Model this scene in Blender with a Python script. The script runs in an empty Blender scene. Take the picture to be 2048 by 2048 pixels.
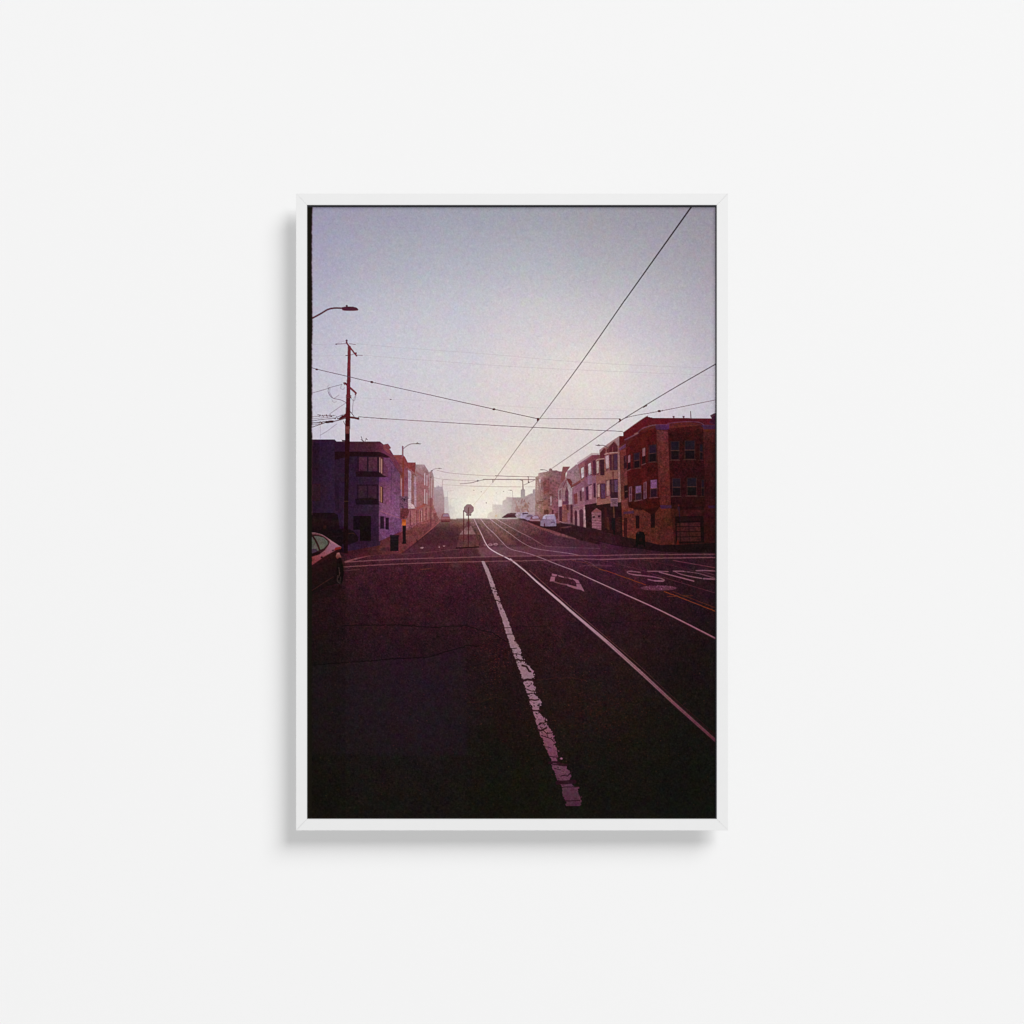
import bpy, bmesh, math
import numpy as np
from mathutils import Vector

# ---------------------------------------------------------------- units
# 1 u = one 2048th of the view at the frame's front face; 819 u = a 50 cm wide print
MM = 0.001
U = 0.50 / 819.0
CX = CY = 1024.0
def wx(px): return (px - CX) * U
def wz(py): return (CY - py) * U
DEPTH = 40 * U          # how far the frame's face stands off the wall
RECESS = 6 * U          # print behind the frame's face

# ---------------------------------------------------------------- camera, world, lights, exposure
scene = bpy.context.scene
cam_d = bpy.data.cameras.new("camera")
cam = bpy.data.objects.new("camera", cam_d)
scene.collection.objects.link(cam)
cam_d.lens = 100; cam_d.sensor_width = 36
dist = 2048 * U * cam_d.lens / cam_d.sensor_width
cam.location = (0, -DEPTH - dist, 0)
cam.rotation_euler = (math.radians(90), 0, 0)
cam_d.clip_end = 100
scene.camera = cam

world = bpy.data.worlds.new("World"); scene.world = world
world.use_nodes = True
world.node_tree.nodes["Background"].inputs[0].default_value = (1, 1, 1, 1)
world.node_tree.nodes["Background"].inputs[1].default_value = 0.05

def area(name, direction, distance, sx, sy, power):
    l = bpy.data.lights.new(name, 'AREA'); l.shape = 'ELLIPSE'
    l.size = sx; l.size_y = sy; l.energy = power; l.color = (1, 1, 1)
    o = bpy.data.objects.new(name, l); scene.collection.objects.link(o)
    d = Vector(direction).normalized()
    o.location = d * distance
    o.rotation_euler = (-d).to_track_quat('-Z', 'Y').to_euler()
    return o
# key lamp high on the right: throws the frame's soft shadow down and to the left
KX, KZ = 0.92, 1.12
area("key_lamp", (KX, -1, KZ), 60.0, 35.0, 30.0, 31500)
# front lamp behind the camera
area("front_lamp", (0.04, -1, 0.07), 24.0, 1.6, 1.6, 3520)

vs = scene.view_settings
vs.view_transform = 'Standard'; vs.look = 'None'; vs.exposure = 0; vs.gamma = 1
vs.use_curve_mapping = False

# ---------------------------------------------------------------- helpers
def mat(name, col, rough=0.6, spec=0.3, noise=0.0, scale=60, bump=0.0, stretch=(1, 1, 1)):
    m = bpy.data.materials.new(name); m.use_nodes = True
    nt = m.node_tree; b = nt.nodes["Principled BSDF"]
    b.inputs["Roughness"].default_value = rough
    b.inputs["Specular IOR Level"].default_value = spec
    tc = nt.nodes.new("ShaderNodeTexCoord"); mp = nt.nodes.new("ShaderNodeMapping")
    mp.inputs["Scale"].default_value = stretch
    n = nt.nodes.new("ShaderNodeTexNoise"); n.inputs["Scale"].default_value = scale
    n.inputs["Detail"].default_value = 6
    nt.links.new(tc.outputs["Object"], mp.inputs[0]); nt.links.new(mp.outputs[0], n.inputs["Vector"])
    r = nt.nodes.new("ShaderNodeMapRange")
    r.inputs["To Min"].default_value = 1 - noise; r.inputs["To Max"].default_value = 1 + noise
    nt.links.new(n.outputs["Fac"], r.inputs["Value"])
    mul = nt.nodes.new("ShaderNodeVectorMath"); mul.operation = 'SCALE'
    mul.inputs[0].default_value = col
    nt.links.new(r.outputs[0], mul.inputs["Scale"]); nt.links.new(mul.outputs[0], b.inputs["Base Color"])
    if bump:
        bp = nt.nodes.new("ShaderNodeBump"); bp.inputs["Strength"].default_value = bump
        bp.inputs["Distance"].default_value = 0.0004
        nt.links.new(n.outputs["Fac"], bp.inputs["Height"]); nt.links.new(bp.outputs[0], b.inputs["Normal"])
    return m

def link(name, bm, material, parent=None, bevel=0):
    me = bpy.data.meshes.new(name)
    bmesh.ops.recalc_face_normals(bm, faces=bm.faces)
    bm.to_mesh(me); bm.free()
    me.materials.append(material)
    o = bpy.data.objects.new(name, me); scene.collection.objects.link(o)
    if parent: o.parent = parent
    if bevel:
        md = o.modifiers.new("bevel", 'BEVEL'); md.width = bevel; md.segments = 2
        md.limit_method = 'ANGLE'
    return o

def prism(outline, y0, y1):
    """outline in (x,z), extruded from y0 to y1"""
    bm = bmesh.new()
    a = [bm.verts.new((x, y0, z)) for x, z in outline]
    b = [bm.verts.new((x, y1, z)) for x, z in outline]
    bm.faces.new(a); bm.faces.new(b[::-1])
    n = len(a)
    for i in range(n):
        j = (i + 1) % n
        bm.faces.new((a[i], b[i], b[j], a[j]))
    return bm

# ---------------------------------------------------------------- wall
wall_m = mat("wall_paint", (0.80, 0.80, 0.80), rough=0.85, spec=0.1, noise=0.001, scale=25, bump=0.0)
wall = link("wall", prism([(-4, -4), (4, -4), (4, 4), (-4, 4)], 0.0, 0.12), wall_m)
wall["kind"] = "structure"

# ---------------------------------------------------------------- framed print
frame_m = mat("white_lacquered_wood", (0.69, 0.69, 0.69), rough=0.45, spec=0.25, noise=0.012, scale=90, bump=0.08)
back_m = mat("shade_tone_card", (0.030, 0.030, 0.036), rough=0.9, spec=0.1, noise=0.1)  # tone of the shade inside the frame, put into the colour
side_m = mat("bounce_damping_dark", (0.10, 0.10, 0.10), rough=0.8, spec=0.1, noise=0.1, scale=120)  # rail sides and backs darkened to keep bounced light off the wall
OL, OR_, OT, OB = 592.0, 1456.0, 387.0, 1661.0
IL, IR, IT, IB = 614.0, 1433.5, 410.0, 1638.0

root = bpy.data.objects.new("framed_photograph", None)
root.empty_display_size = 0.1
scene.collection.objects.link(root)
root.location = (0, 0, wz(OB))
root["label"] = "photograph of a tram street in a thin white frame, hung on the white wall"
root["category"] = "framed picture"
off = Vector((0, 0, -wz(OB)))
g = 0.05 * MM
UC = 15 * U
def rail(pts, cut):
    out = []
    for (px, py) in pts: out.append((wx(px), wz(py) + off.z))
    # pull the mitred ends a hair apart
    c = [sum(p[0] for p in out) / 4, sum(p[1] for p in out) / 4]
    res = []
    for x, z in out:
        if cut == 'h': x += g * (1 if x < c[0] else -1)
        else: z += g * (1 if z < c[1] else -1)
        res.append((x, z))
    # the outer side is undercut: it leans inwards, shaped to cut light bounced onto the wall
    bk = []
    for (px, py), (x, z) in zip(pts, res):
        if px in (OL, OR_): x += UC * (1 if px == OL else -1)
        if py in (OT, OB): z += UC * (1 if py == OB else -1)
        bk.append((x, z))
    bm = bmesh.new()
    a = [bm.verts.new((x, -DEPTH, z)) for x, z in res]
    b = [bm.verts.new((x, -DEPTH + 13 * U, z)) for x, z in bk]
    bm.faces.new(a); bm.faces.new(b[::-1]).material_index = 1
    for i in range(4):
        j = (i + 1) % 4
        fc = bm.faces.new((a[i], b[i], b[j], a[j]))
        outer = all(pts[q_][0] in (OL, OR_) and pts[q_][1] in (OT, OB) for q_ in (i, j))
        if outer: fc.material_index = 1
    o = link("frame_rail", bm, frame_m, root, bevel=0.15 * MM)
    o.data.materials.append(side_m)
    return o
rail([(OL, OT), (OR_, OT), (IR, IT), (IL, IT)], 'h')
rail([(OL, OB), (OR_, OB), (IR, IB), (IL, IB)], 'h')
rail([(OL, OT), (IL, IT), (IL, IB), (OL, OB)], 'v')
rail([(OR_, OT), (IR, IT), (IR, IB), (OR_, OB)], 'v')
back = link("shade_line_board", prism([(wx(IL) + 1e-4, wz(IB) + off.z + 1e-4), (wx(IR) - 1e-4, wz(IB) + off.z + 1e-4),
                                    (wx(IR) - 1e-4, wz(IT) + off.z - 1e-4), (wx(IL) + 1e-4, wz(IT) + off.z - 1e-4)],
                                   -DEPTH + RECESS + 1.6 * MM, -DEPTH + 12 * U), back_m, root)  # dark board, shows past the print as a painted shade line
q = 70
standoff = link("added_standoff", prism([(wx(OL + q), wz(OB - q) + off.z), (wx(OR_ - q), wz(OB - q) + off.z), (wx(OR_ - q), wz(OT + q) + off.z), (wx(OL + q), wz(OT + q) + off.z)],
                                       -DEPTH + 12.3 * U, -0.0003), back_m, root)  # unseen block, added so the frame floats without a bright halo

# ================================================================ the printed picture
X0, Y0, W, H = 614, 410, 820, 1229
rng = np.random.default_rng(7)
yy, xx = np.mgrid[0:H, 0:W].astype(np.float32)
AX = xx + X0; AY = yy + Y0                 # picture coordinates
img = np.zeros((H, W, 3), np.float32)

# coordinate tables: letter -> origin and scale
ZT = {'A': (600, 820, 7.431), 'B': (600, 640, 7.431), 'C': (600, 940, 7.431), 'D': (780, 860, 7.431),
      'E': (940, 880, 7.431), 'F': (1080, 860, 9.66), 'G': (1220, 800, 8.782), 'H': (1180, 940, 7.431),
      'J': (1020, 1090, 4.6), 'K': (860, 1360, 6.44), 'L': (1140, 1360, 6.44), 'M': (600, 560, 6.44),
      'N': (940, 1120, 10.733), 'O': (880, 600, 3.45), 'I': (610, 1090, 4.6), 'S': (0, 0, 1.0)}
def path(s):
    out = []; z = ZT['S']
    for t in s.split():
        if t in ZT: z = ZT[t]; continue
        a, b = t.split(',')
        out.append((z[0] + float(a) / z[2], z[1] + float(b) / z[2]))
    return np.array(out, np.float32)

def smooth_noise(scale, seed, shape=(H, W)):
    r = np.random.default_rng(seed)
    h = int(shape[0] / scale) + 3; w = int(shape[1] / scale) + 3
    gq = r.standard_normal((h, w)).astype(np.float32)
    y = np.arange(shape[0]) / scale; x = np.arange(shape[1]) / scale
    yi = y.astype(int); xi = x.astype(int); fy = (y - yi)[:, None]; fx = (x - xi)[None, :]
    fy = fy * fy * (3 - 2 * fy); fx = fx * fx * (3 - 2 * fx)
    a = gq[yi][:, xi]; b = gq[yi][:, xi + 1]; c = gq[yi + 1][:, xi]; d = gq[yi + 1][:, xi + 1]
    return (a * (1 - fx) + b * fx) * (1 - fy) + (c * (1 - fx) + d * fx) * fy

def blur(a, s):
    k = int(s * 3) + 1; t = np.arange(-k, k + 1); w = np.exp(-t * t / (2 * s * s)); w /= w.sum()
    p = np.pad(a, [(k, k), (0, 0)] + [(0, 0)] * (a.ndim - 2), mode='edge')
    o = sum(w[i] * p[i:i + a.shape[0]] for i in range(2 * k + 1))
    p = np.pad(o, [(0, 0), (k, k)] + [(0, 0)] * (a.ndim - 2), mode='edge')
    return sum(w[i] * p[:, i:i + a.shape[1]] for i in range(2 * k + 1)).astype(np.float32)

def colour(c, ys, xs):
    """c: rgb, or (p0, rgb0, p1, rgb1) = a linear ramp between two points"""
    if len(c) == 3: return np.array(c, np.float32)
    p0, c0, p1, c1 = c
    a = path(p0)[0]; b = path(p1)[0]; d = b - a
    t = ((xs - a[0]) * d[0] + (ys - a[1]) * d[1]) / float((d * d).sum())
    t = np.clip(t, 0, 1)[..., None]
    return np.array(c0, np.float32) * (1 - t) + np.array(c1, np.float32) * t

def cover(pts, x0, y0, x1, y1, ss=3):
    acc = np.zeros((y1 - y0, x1 - x0), np.float32)
    n = len(pts)
    for sy in range(ss):
        for sx in range(ss):
            py = (np.arange(y0, y1) + (sy + .5) / ss - .5 + Y0)[:, None]
            px = (np.arange(x0, x1) + (sx + .5) / ss - .5 + X0)[None, :]
            m = np.zeros(acc.shape, bool)
            for i in range(n):
                ax, ay = pts[i]; bx, by = pts[(i + 1) % n]
                if ay == by: continue
                c = (ay > py) != (by > py)
                m ^= c & (px < (bx - ax) * (py - ay) / (by - ay) + ax)
            acc += m
    return acc / (ss * ss)

def box(pts, pad=2):
    x0 = max(0, int(pts[:, 0].min() - X0 - pad)); x1 = min(W, int(pts[:, 0].max() - X0 + pad + 2))
    y0 = max(0, int(pts[:, 1].min() - Y0 - pad)); y1 = min(H, int(pts[:, 1].max() - Y0 + pad + 2))
    return x0, y0, x1, y1

def P(s, c, a=1.0, soft=0.0, tex=0.0):
    pts = path(s) if isinstance(s, str) else np.asarray(s, np.float32)
    x0, y0, x1, y1 = box(pts, 2 + int(soft * 3))
    if x1 <= x0 or y1 <= y0: return
    m = cover(pts, x0, y0, x1, y1)
    if soft: m = blur(m, soft)
    put(m * a, x0, y0, x1, y1, c, tex)

def put(m, x0, y0, x1, y1, c, tex=0.0):
    col = colour(c, AY[y0:y1, x0:x1], AX[y0:y1, x0:x1])
    if tex:
        col = col * (1 + 1.5 * tex * TEX[y0:y1, x0:x1, None])
    m = m[..., None]
    img[y0:y1, x0:x1] = img[y0:y1, x0:x1] * (1 - m) + col * m
TEX = None

def Ln(s, w, c, a=1.0, soft=0.5, w2=None, smooth=True):
    """polyline of width w (tapering to w2), in picture units"""
    pts = path(s) if isinstance(s, str) else np.asarray(s, np.float32)
    if smooth and len(pts) > 2:
        q = []
        n = len(pts)
        for i in range(n - 1):
            p0 = pts[max(i - 1, 0)]; p1 = pts[i]; p2 = pts[i + 1]; p3 = pts[min(i + 2, n - 1)]
            for t in np.linspace(0, 1, 5)[:-1]:
                q.append(.5 * (2 * p1 + (p2 - p0) * t + (2 * p0 - 5 * p1 + 4 * p2 - p3) * t * t + (3 * p1 - p0 - 3 * p2 + p3) * t ** 3))
        q.append(pts[-1]); pts = np.array(q, np.float32)
    if w2 is None: w2 = w
    L = np.r_[0, np.cumsum(np.hypot(*(np.diff(pts, axis=0).T)))]; L /= L[-1]
    x0, y0, x1, y1 = box(pts, 3 + int(max(w, w2)))
    if x1 <= x0 or y1 <= y0: return
    M = np.zeros((y1 - y0, x1 - x0), np.float32)
    for i in range(len(pts) - 1):
        ww = max(w + (w2 - w) * L[i], w + (w2 - w) * L[i + 1])
        bx0, by0, bx1, by1 = box(pts[i:i + 2], 3 + int(ww))
        if bx1 <= bx0 or by1 <= by0: continue
        xs = AX[by0:by1, bx0:bx1]; ys = AY[by0:by1, bx0:bx1]
        a0 = pts[i]; d = pts[i + 1] - a0; dd = float((d * d).sum()) + 1e-9
        t = np.clip(((xs - a0[0]) * d[0] + (ys - a0[1]) * d[1]) / dd, 0, 1)
        r = np.hypot(xs - a0[0] - t * d[0], ys - a0[1] - t * d[1])
        half = (w + (w2 - w) * (L[i] + (L[i + 1] - L[i]) * t)) / 2
        peak = np.minimum(1, half * 2)
        m = np.clip((half - r) / (2 * soft) + .5, 0, 1) * 1.0
        m = np.where(half < .5, np.clip(1 - r / 1.0, 0, 1) * peak, m)
        v = M[by0 - y0:by1 - y0, bx0 - x0:bx1 - x0]
        np.maximum(v, m, out=v)
    put(M * a, x0, y0, x1, y1, c)

def El(s, rx, ry, c, a=1.0, ang=0, tex=0.0):
    cx, cy = path(s)[0]
    t = np.linspace(0, 2 * np.pi, 28, endpoint=False); ca, sa = math.cos(ang), math.sin(ang)
    P(np.c_[cx + rx * np.cos(t) * ca - ry * np.sin(t) * sa, cy + rx * np.cos(t) * sa + ry * np.sin(t) * ca], c, a, tex=tex)

def R(z, l, t, r, b, c, a=1.0, tex=0.0):
    P(f"{z} {l},{t} {r},{t} {r},{b} {l},{b}", c, a, tex=tex)

def field(ctrl, sig):
    """smooth colour field through scattered samples (normalised gaussians on a coarse grid)"""
    st = 6
    gx, gy = np.meshgrid(np.arange(0, W + st, st) + X0, np.arange(0, H + st, st) + Y0)
    num = np.zeros(gx.shape + (3,)); den = np.zeros(gx.shape)
    for x, y, c, *s in ctrl:
        sg = s[0] if s else sig
        w = np.exp(-((gx - x) ** 2 + (gy - y) ** 2) / (2 * sg * sg)) + 1e-7 / ((gx - x) ** 2 + (gy - y) ** 2 + 1)
        num += w[..., None] * np.array(c); den += w
    f = num / den[..., None]
    y = np.arange(H) / st; x = np.arange(W) / st; yi = y.astype(int); xi = x.astype(int)
    fy = (y - yi)[:, None, None]; fx = (x - xi)[None, :, None]
    return ((f[yi][:, xi] * (1 - fx) + f[yi][:, xi + 1] * fx) * (1 - fy) +
            (f[yi + 1][:, xi] * (1 - fx) + f[yi + 1][:, xi + 1] * fx) * fy).astype(np.float32)

TEX = .6 * smooth_noise(1.6, 3) + .4 * smooth_noise(4, 4) + .3 * smooth_noise(14, 5)

# ---- sky
sky = field([
    (625, 415, (158, 152, 186)), (760, 420, (158, 156, 182)), (900, 420, (160, 160, 180)), (1060, 420, (160, 160, 176)), (1220, 420, (158, 155, 170)), (1330, 420, (156, 150, 166)), (1425, 420, (152, 144, 160)),
    (625, 530, (170, 166, 196)), (760, 520, (178, 176, 196)), (900, 520, (182, 182, 200)), (1060, 520, (184, 184, 198)), (1220, 520, (180, 178, 190)), (1330, 520, (174, 170, 184)), (1425, 520, (166, 160, 172)),
    (625, 640, (184, 180, 204)), (760, 640, (194, 192, 208)), (900, 640, (200, 198, 208)), (1060, 640, (208, 202, 208)), (1220, 640, (204, 198, 204)), (1330, 640, (192, 186, 198)), (1425, 640, (176, 170, 184)),
    (625, 740, (192, 188, 208)), (760, 740, (202, 198, 210)), (900, 740, (208, 204, 210)), (1060, 740, (220, 210, 210)), (1200, 750, (230, 219, 213)), (1320, 740, (214, 206, 208)), (1425, 740, (188, 182, 194)),
    (625, 840, (198, 192, 210)), (760, 840, (204, 198, 208)), (900, 840, (210, 202, 208)), (1060, 840, (216, 208, 208)), (1200, 850, (216, 208, 208)), (1330, 830, (206, 200, 208)), (1425, 830, (192, 186, 200)),
    (760, 900, (204, 196, 206)), (880, 920, (210, 200, 204)), (1000, 910, (222, 212, 206)), (1100, 910, (220, 208, 204)),
    (870, 970, (214, 200, 200)), (930, 970, (228, 216, 204), 35), (1000, 960, (240, 230, 204), 35), (1060, 940, (232, 220, 206), 40),
    (880, 1010, (206, 196, 196), 25), (930, 1010, (246, 241, 222), 28), (975, 1005, (255, 255, 236), 30), (1020, 990, (252, 250, 232), 30), (1060, 985, (240, 232, 214), 30), (1100, 990, (220, 208, 200), 40),
    (900, 1034, (206, 200, 192), 18), (950, 1034, (236, 232, 210), 18), (985, 1034, (236, 230, 206), 18), (1010, 1034, (208, 200, 188), 18), (700, 1000, (190, 180, 190)), (1300, 1000, (190, 180, 190))], 55)
bl_ = np.clip((sky[..., 2:] - sky[..., :1]) / 14, 0, 1) * .28
sky = sky * (1 - bl_) + sky.mean(2, keepdims=True) * bl_
sky = sky * (1 - .04 * np.clip((720 - AY) / 220, 0, 1))[..., None]
img[:] = sky

# ---- ground
gnd = field([
    (640, 1100, (62, 26, 40)), (760, 1085, (76, 36, 48)), (860, 1060, (84, 40, 52), 35), (900, 1044, (104, 66, 74), 20), (960, 1044, (112, 76, 82), 20), (1010, 1044, (108, 70, 78), 20), (1060, 1046, (94, 56, 66), 22),
    (960, 1075, (92, 50, 62), 25), (1060, 1075, (84, 42, 58), 30), (1150, 1080, (70, 32, 50), 30), (1250, 1095, (58, 26, 42)), (1400, 1105, (44, 20, 32)),
    (1000, 1100, (108, 66, 88), 24), (1120, 1105, (100, 56, 80), 30), (900, 1110, (78, 34, 50), 40), (1250, 1112, (70, 32, 54), 40), (1400, 1120, (46, 20, 34), 50),
    (640, 1160, (46, 20, 30)), (760, 1160, (58, 24, 40)), (880, 1160, (62, 25, 42)), (1000, 1160, (62, 26, 40)), (1120, 1160, (58, 24, 38)), (1250, 1150, (56, 23, 40)), (1400, 1150, (44, 20, 32)),
    (640, 1240, (36, 18, 24)), (760, 1230, (46, 20, 32)), (880, 1230, (48, 20, 34)), (1000, 1240, (46, 20, 32)), (1120, 1240, (50, 22, 32)), (1250, 1240, (44, 20, 28)), (1400, 1230, (32, 18, 24)),
    (640, 1340, (29, 19, 22)), (760, 1330, (35, 20, 30)), (880, 1340, (35, 20, 32)), (1000, 1340, (34, 18, 24)), (1120, 1340, (38, 20, 24)), (1250, 1330, (34, 20, 24)), (1400, 1330, (25, 17, 19)),
    (640, 1440, (25, 20, 18)), (760, 1440, (29, 20, 26)), (880, 1440, (29, 20, 28)), (1000, 1440, (27, 18, 18)), (1120, 1440, (31, 20, 20)), (1250, 1440, (27, 20, 18)), (1400, 1440, (22, 18, 16)),
    (640, 1540, (24, 20, 16)), (760, 1540, (26, 20, 22)), (880, 1550, (26, 20, 22)), (1000, 1540, (22, 20, 14)), (1120, 1540, (24, 20, 15)), (1250, 1540, (22, 19, 15)), (1400, 1540, (19, 18, 14)),
    (640, 1630, (22, 19, 14)), (800, 1630, (22, 19, 15)), (1000, 1630, (20, 18, 12)), (1200, 1630, (20, 18, 14)), (1400, 1630, (16, 16, 14))], 52)
gm = np.clip((AY - 1037.2) / 3.6 + .5, 0, 1)
gm = np.maximum(gm, ((AY > 1020) & ((AX > 1130) | (AX < 870))).astype(np.float32))[..., None]
asph = 1 + .15 * smooth_noise(1.3, 11) + .07 * smooth_noise(3, 12) + .05 * smooth_noise(22, 13)
img[:] = img * (1 - gm) + gnd * asph[..., None] * gm

# road: worn reddish patches, newer asphalt square, cracks
for (cx, cy, rx, ry, c, a) in [(1190, 1420, 90, 60, (52, 24, 20), .35), (1030, 1190, 30, 60, (66, 26, 38), .4), (1060, 1440, 80, 40, (38, 20, 18), .4),
                               (1240, 1290, 70, 60, (46, 22, 28), .35), (985, 1310, 30, 30, (52, 24, 26), .3), (1100, 1180, 60, 40, (62, 26, 40), .35)]:
    m = np.exp(-(((AX - cx) / rx) ** 2 + ((AY - cy) / ry) ** 2)) * a * np.clip(.6 + .8 * smooth_noise(3.0, int(cx)), 0, 1.5)
    img[:] = img * (1 - m[..., None]) + np.array(c, np.float32) * m[..., None]
P("I 60,1110 800,1045 1440,1020 1480,1100 1490,1700 1480,1932 60,1932", (40, 25, 40), .42, soft=3.5)
crk = (20, 10, 14)
rj = np.random.default_rng(21)
def crack(s, w, a, c=crk, jit=1.3):
    p = path(s); q = []
    for i in range(len(p) - 1):
        n = max(2, int(np.hypot(*(p[i + 1] - p[i])) / 4))
        for t in np.linspace(0, 1, n)[:-1]: q.append(p[i] * (1 - t) + p[i + 1] * t + rj.normal(0, jit * .5, 2))
    q.append(p[-1])
    Ln(np.array(q, np.float32), w, c, a, smooth=False)
crack("I 1480,742 1500,690 1530,660", 1.0, .5)
crack("I 700,740 690,690 760,640", .9, .35)
crack("I 1160,1030 1180,1090 1150,1180", .9, .4)
crack("I 1850,890 1900,960 1860,1040 1900,1100", 1.1, .5, (66, 30, 34), 1.5)
crack("I 340,745 560,740 830,735 1000,745 1180,762 1290,752 1480,742 1590,780 1720,805 1850,890", 1.8, .95)
crack("I 1600,885 1760,870 1900,895", 1.0, .6)
crack("I 60,1110 420,1080 820,1050 1160,1030 1260,990 1400,955 1480,925 1600,930", 2.0, .95)
crack("I 1440,1130 1600,1105 1720,1060 1800,1020", 1.3, .7)
crack("I 1560,1030 1600,1090 1700,1110", 1.0, .6)
crack("J 60,750 330,745 620,715 950,715 1150,700 1420,690", 1.0, .6)
crack("J 250,1240 420,1225 560,1225 700,1250", 1.3, .55, (70, 34, 30), 1.5)
crack("J 800,1260 1100,1240 1300,1225", 1.0, .4)
crack("J 345,750 400,810 470,860 490,900", 1.2, .5, (84, 38, 38))
crack("J 20,660 50,620", 1.0, .6, (100, 52, 58))
crack("K 480,300 600,290 720,265 850,225 1000,260", 1.2, .45, (62, 30, 26))
crack("K 480,700 520,900 470,1100 430,1400 330,1600", 1.0, .25, (14, 10, 10))
for i in range(1500):     # stone flecks in the asphalt
    x = rj.uniform(640, 1425); y = 1150 + 470 * rj.random() ** 1.2
    if rj.random() < .5: x, y = rj.normal(1170, 90), rj.normal(1420, 70)
    if rj.random() < .3: x, y = rj.normal(985, 20), rj.normal(1310, 45)
    xi, yi = int(x - X0), int(y - Y0)
    if 12 < xi < W - 2 and 700 < yi < H - 20:
        img[yi, xi:xi + rj.integers(1, 3)] += np.array((26, 11, 8), np.float32) * rj.uniform(.4, 1.4)

# hill road detail
P("E 100,1600 250,1600 450,1585 1150,1590 1500,1600 1932,1610 1932,1712 800,1725 0,1742 170,1740", (("E 300,1660"), (138, 90, 112), ("E 1900,1660"), (76, 38, 60)), .7, soft=1.2)
P("E 0,1752 160,1745 300,1745 1932,1722 1932,1760 0,1795", (64, 26, 42), .7, soft=.8)
P("E 110,1170 160,1170 330,1340 450,1480 520,1560 300,1545 230,1440", (112, 66, 78), .35, soft=1.5)
P("E 330,1220 420,1330 540,1420 640,1510 700,1560 560,1550 470,1450 360,1310", (136, 80, 84), .55, soft=1.6)
P("E 230,1310 330,1420 320,1440 235,1340", (150, 100, 110), .5, soft=.7)
P("E 470,1190 520,1195 840,1360 1050,1540 900,1470 700,1340", (104, 56, 70), .4, soft=1.5)
P("E 820,1400 1250,1420 1600,1480 1900,1570 1150,1580 1000,1500", (66, 28, 44), .5, soft=2)
P("D 640,1480 800,1400 1080,1420 1000,1560 980,1740 200,1800 420,1640", (74, 34, 48), .55, soft=2)
P("D 720,1330 1070,1330 1080,1420 640,1450", (100, 56, 66), .5, soft=3)
P("S 780,1092 1000,1078 1433,1086 1433,1116 900,1122 760,1124", (104, 54, 80), .28, soft=5)
# rails going up the hill and through the crossing
rc = ("S 960,1040", (200, 160, 170), "S 1030,1100", (172, 128, 146))
Ln("E 60,1170 100,1260 170,1400 230,1530 290,1610 400,1680 560,1760 700,1850", 1.1, ("E 100,1200", (186, 140, 152), "E 290,1610", (226, 190, 198)), 1, w2=2.0)
Ln("E 155,1170 250,1290 370,1400 480,1520 600,1620 880,1690 1100,1770 1300,1850 1520,1932", 1.0, rc, .9, w2=1.5)
Ln("E 290,1170 450,1290 620,1410 740,1500 880,1580 1000,1620 1250,1655 1500,1690 1620,1715", 1.0, rc, .9, w2=1.0)
Ln("E 380,1170 560,1270 740,1370 900,1450 1050,1540 1150,1580 1500,1598 1932,1612", 1.0, ("E 400,1170", (196, 150, 160), "E 1500,1600", (124, 76, 98)), .85, w2=.8)
Ln("H 150,1335 500,1420 840,1510 1000,1570 1400,1690 1870,1830", 1.0, (96, 48, 66), .8)
Ln("H 640,1310 1130,1400 1500,1490 1870,1590", .9, (86, 40, 56), .7)
Ln("H 1240,1345 1500,1390 1870,1455", 1.3, (120, 62, 84), .8)
Ln("H 150,1330 450,1322 900,1310", 2.4, (116, 60, 82), .7, w2=1)
# near rails
P("J 0,116 139,228 240,318 460,500 560,588 900,868 1240,1175 1560,1460 1897,1768 1897,1840 1500,1480 1180,1180 860,895 560,634 460,542 240,348 139,252 0,138",
  ("J 100,200", (206, 166, 178), "J 1895,1820", (96, 42, 66)), .18, soft=1.2)
P("J 0,120 139,233 240,324 460,508 560,596 900,882 1200,1152 1500,1432 1897,1788 1897,1822 1500,1466 1190,1178 885,903 560,622 460,532 240,342 139,247 0,134",
  ("J 300,400", (204, 166, 176), "J 1895,1820", (100, 48, 70)), .97)
Ln("J 900,896 1200,1168 1500,1452 1897,1808", .8, (84, 32, 50), .6)
Ln("J 180,235 460,484 560,572 900,862 1200,1120 1500,1400 1897,1745", .9, ("J 400,400", (158, 96, 100), "J 1895,1745", (46, 24, 26)), .7)
Ln("J 220,290 460,500 560,590 900,872 1200,1136 1500,1410 1897,1760", 1.2, (36, 12, 18), .75, w2=3)
Ln("J 571,229 700,292 1000,428 1400,610 1897,862", 1.2, ("J 400,170", (196, 148, 160), "J 1895,870", (144, 90, 114)), 1, w2=2.8)
Ln("J 0,140 139,256 240,350 460,546 560,638 880,918 1190,1194 1500,1484 1897,1840", 1.2, (22, 8, 12), .6, w2=1.4)
Ln("J 700,306 1000,438 1400,620 1897,876", .8, (110, 56, 74), .5)
# crosswalk lines
cwl = (138, 84, 102)
crack("C 672,1368 850,1358 1080,1345 1500,1325 1932,1312 E 400,1732 800,1725 1300,1720 1932,1718 H 700,1257 1870,1252", 1.5, .9, cwl, .35)
crack("C 655,1440 1000,1420 1250,1407 1932,1378 E 500,1800 1100,1790 1400,1778 1700,1768 H 200,1330 700,1315 1870,1300", 1.5, .85, cwl, .4)
Ln("C 672,1368 850,1315 1080,1266", 4.0, (140, 82, 98), .75, w2=1.2)
Ln("C 1080,1268 1400,1243 1500,1240", 1.2, (110, 62, 72), .8)
Ln("C 1500,1252 1932,1222 D 900,1780 1030,1772", 1.0, (120, 74, 88), .7)
Ln("C 660,1500 760,1490 880,1478", 1.2, (100, 60, 76), .7)
for s in ["C 1400,1470 1470,1440 1540,1470 1560,1500 1430,1500", "I 1330,180 1380,160 1430,190 1410,215 1350,205"]:
    P(s, (96, 50, 72), .5, soft=2)
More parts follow.
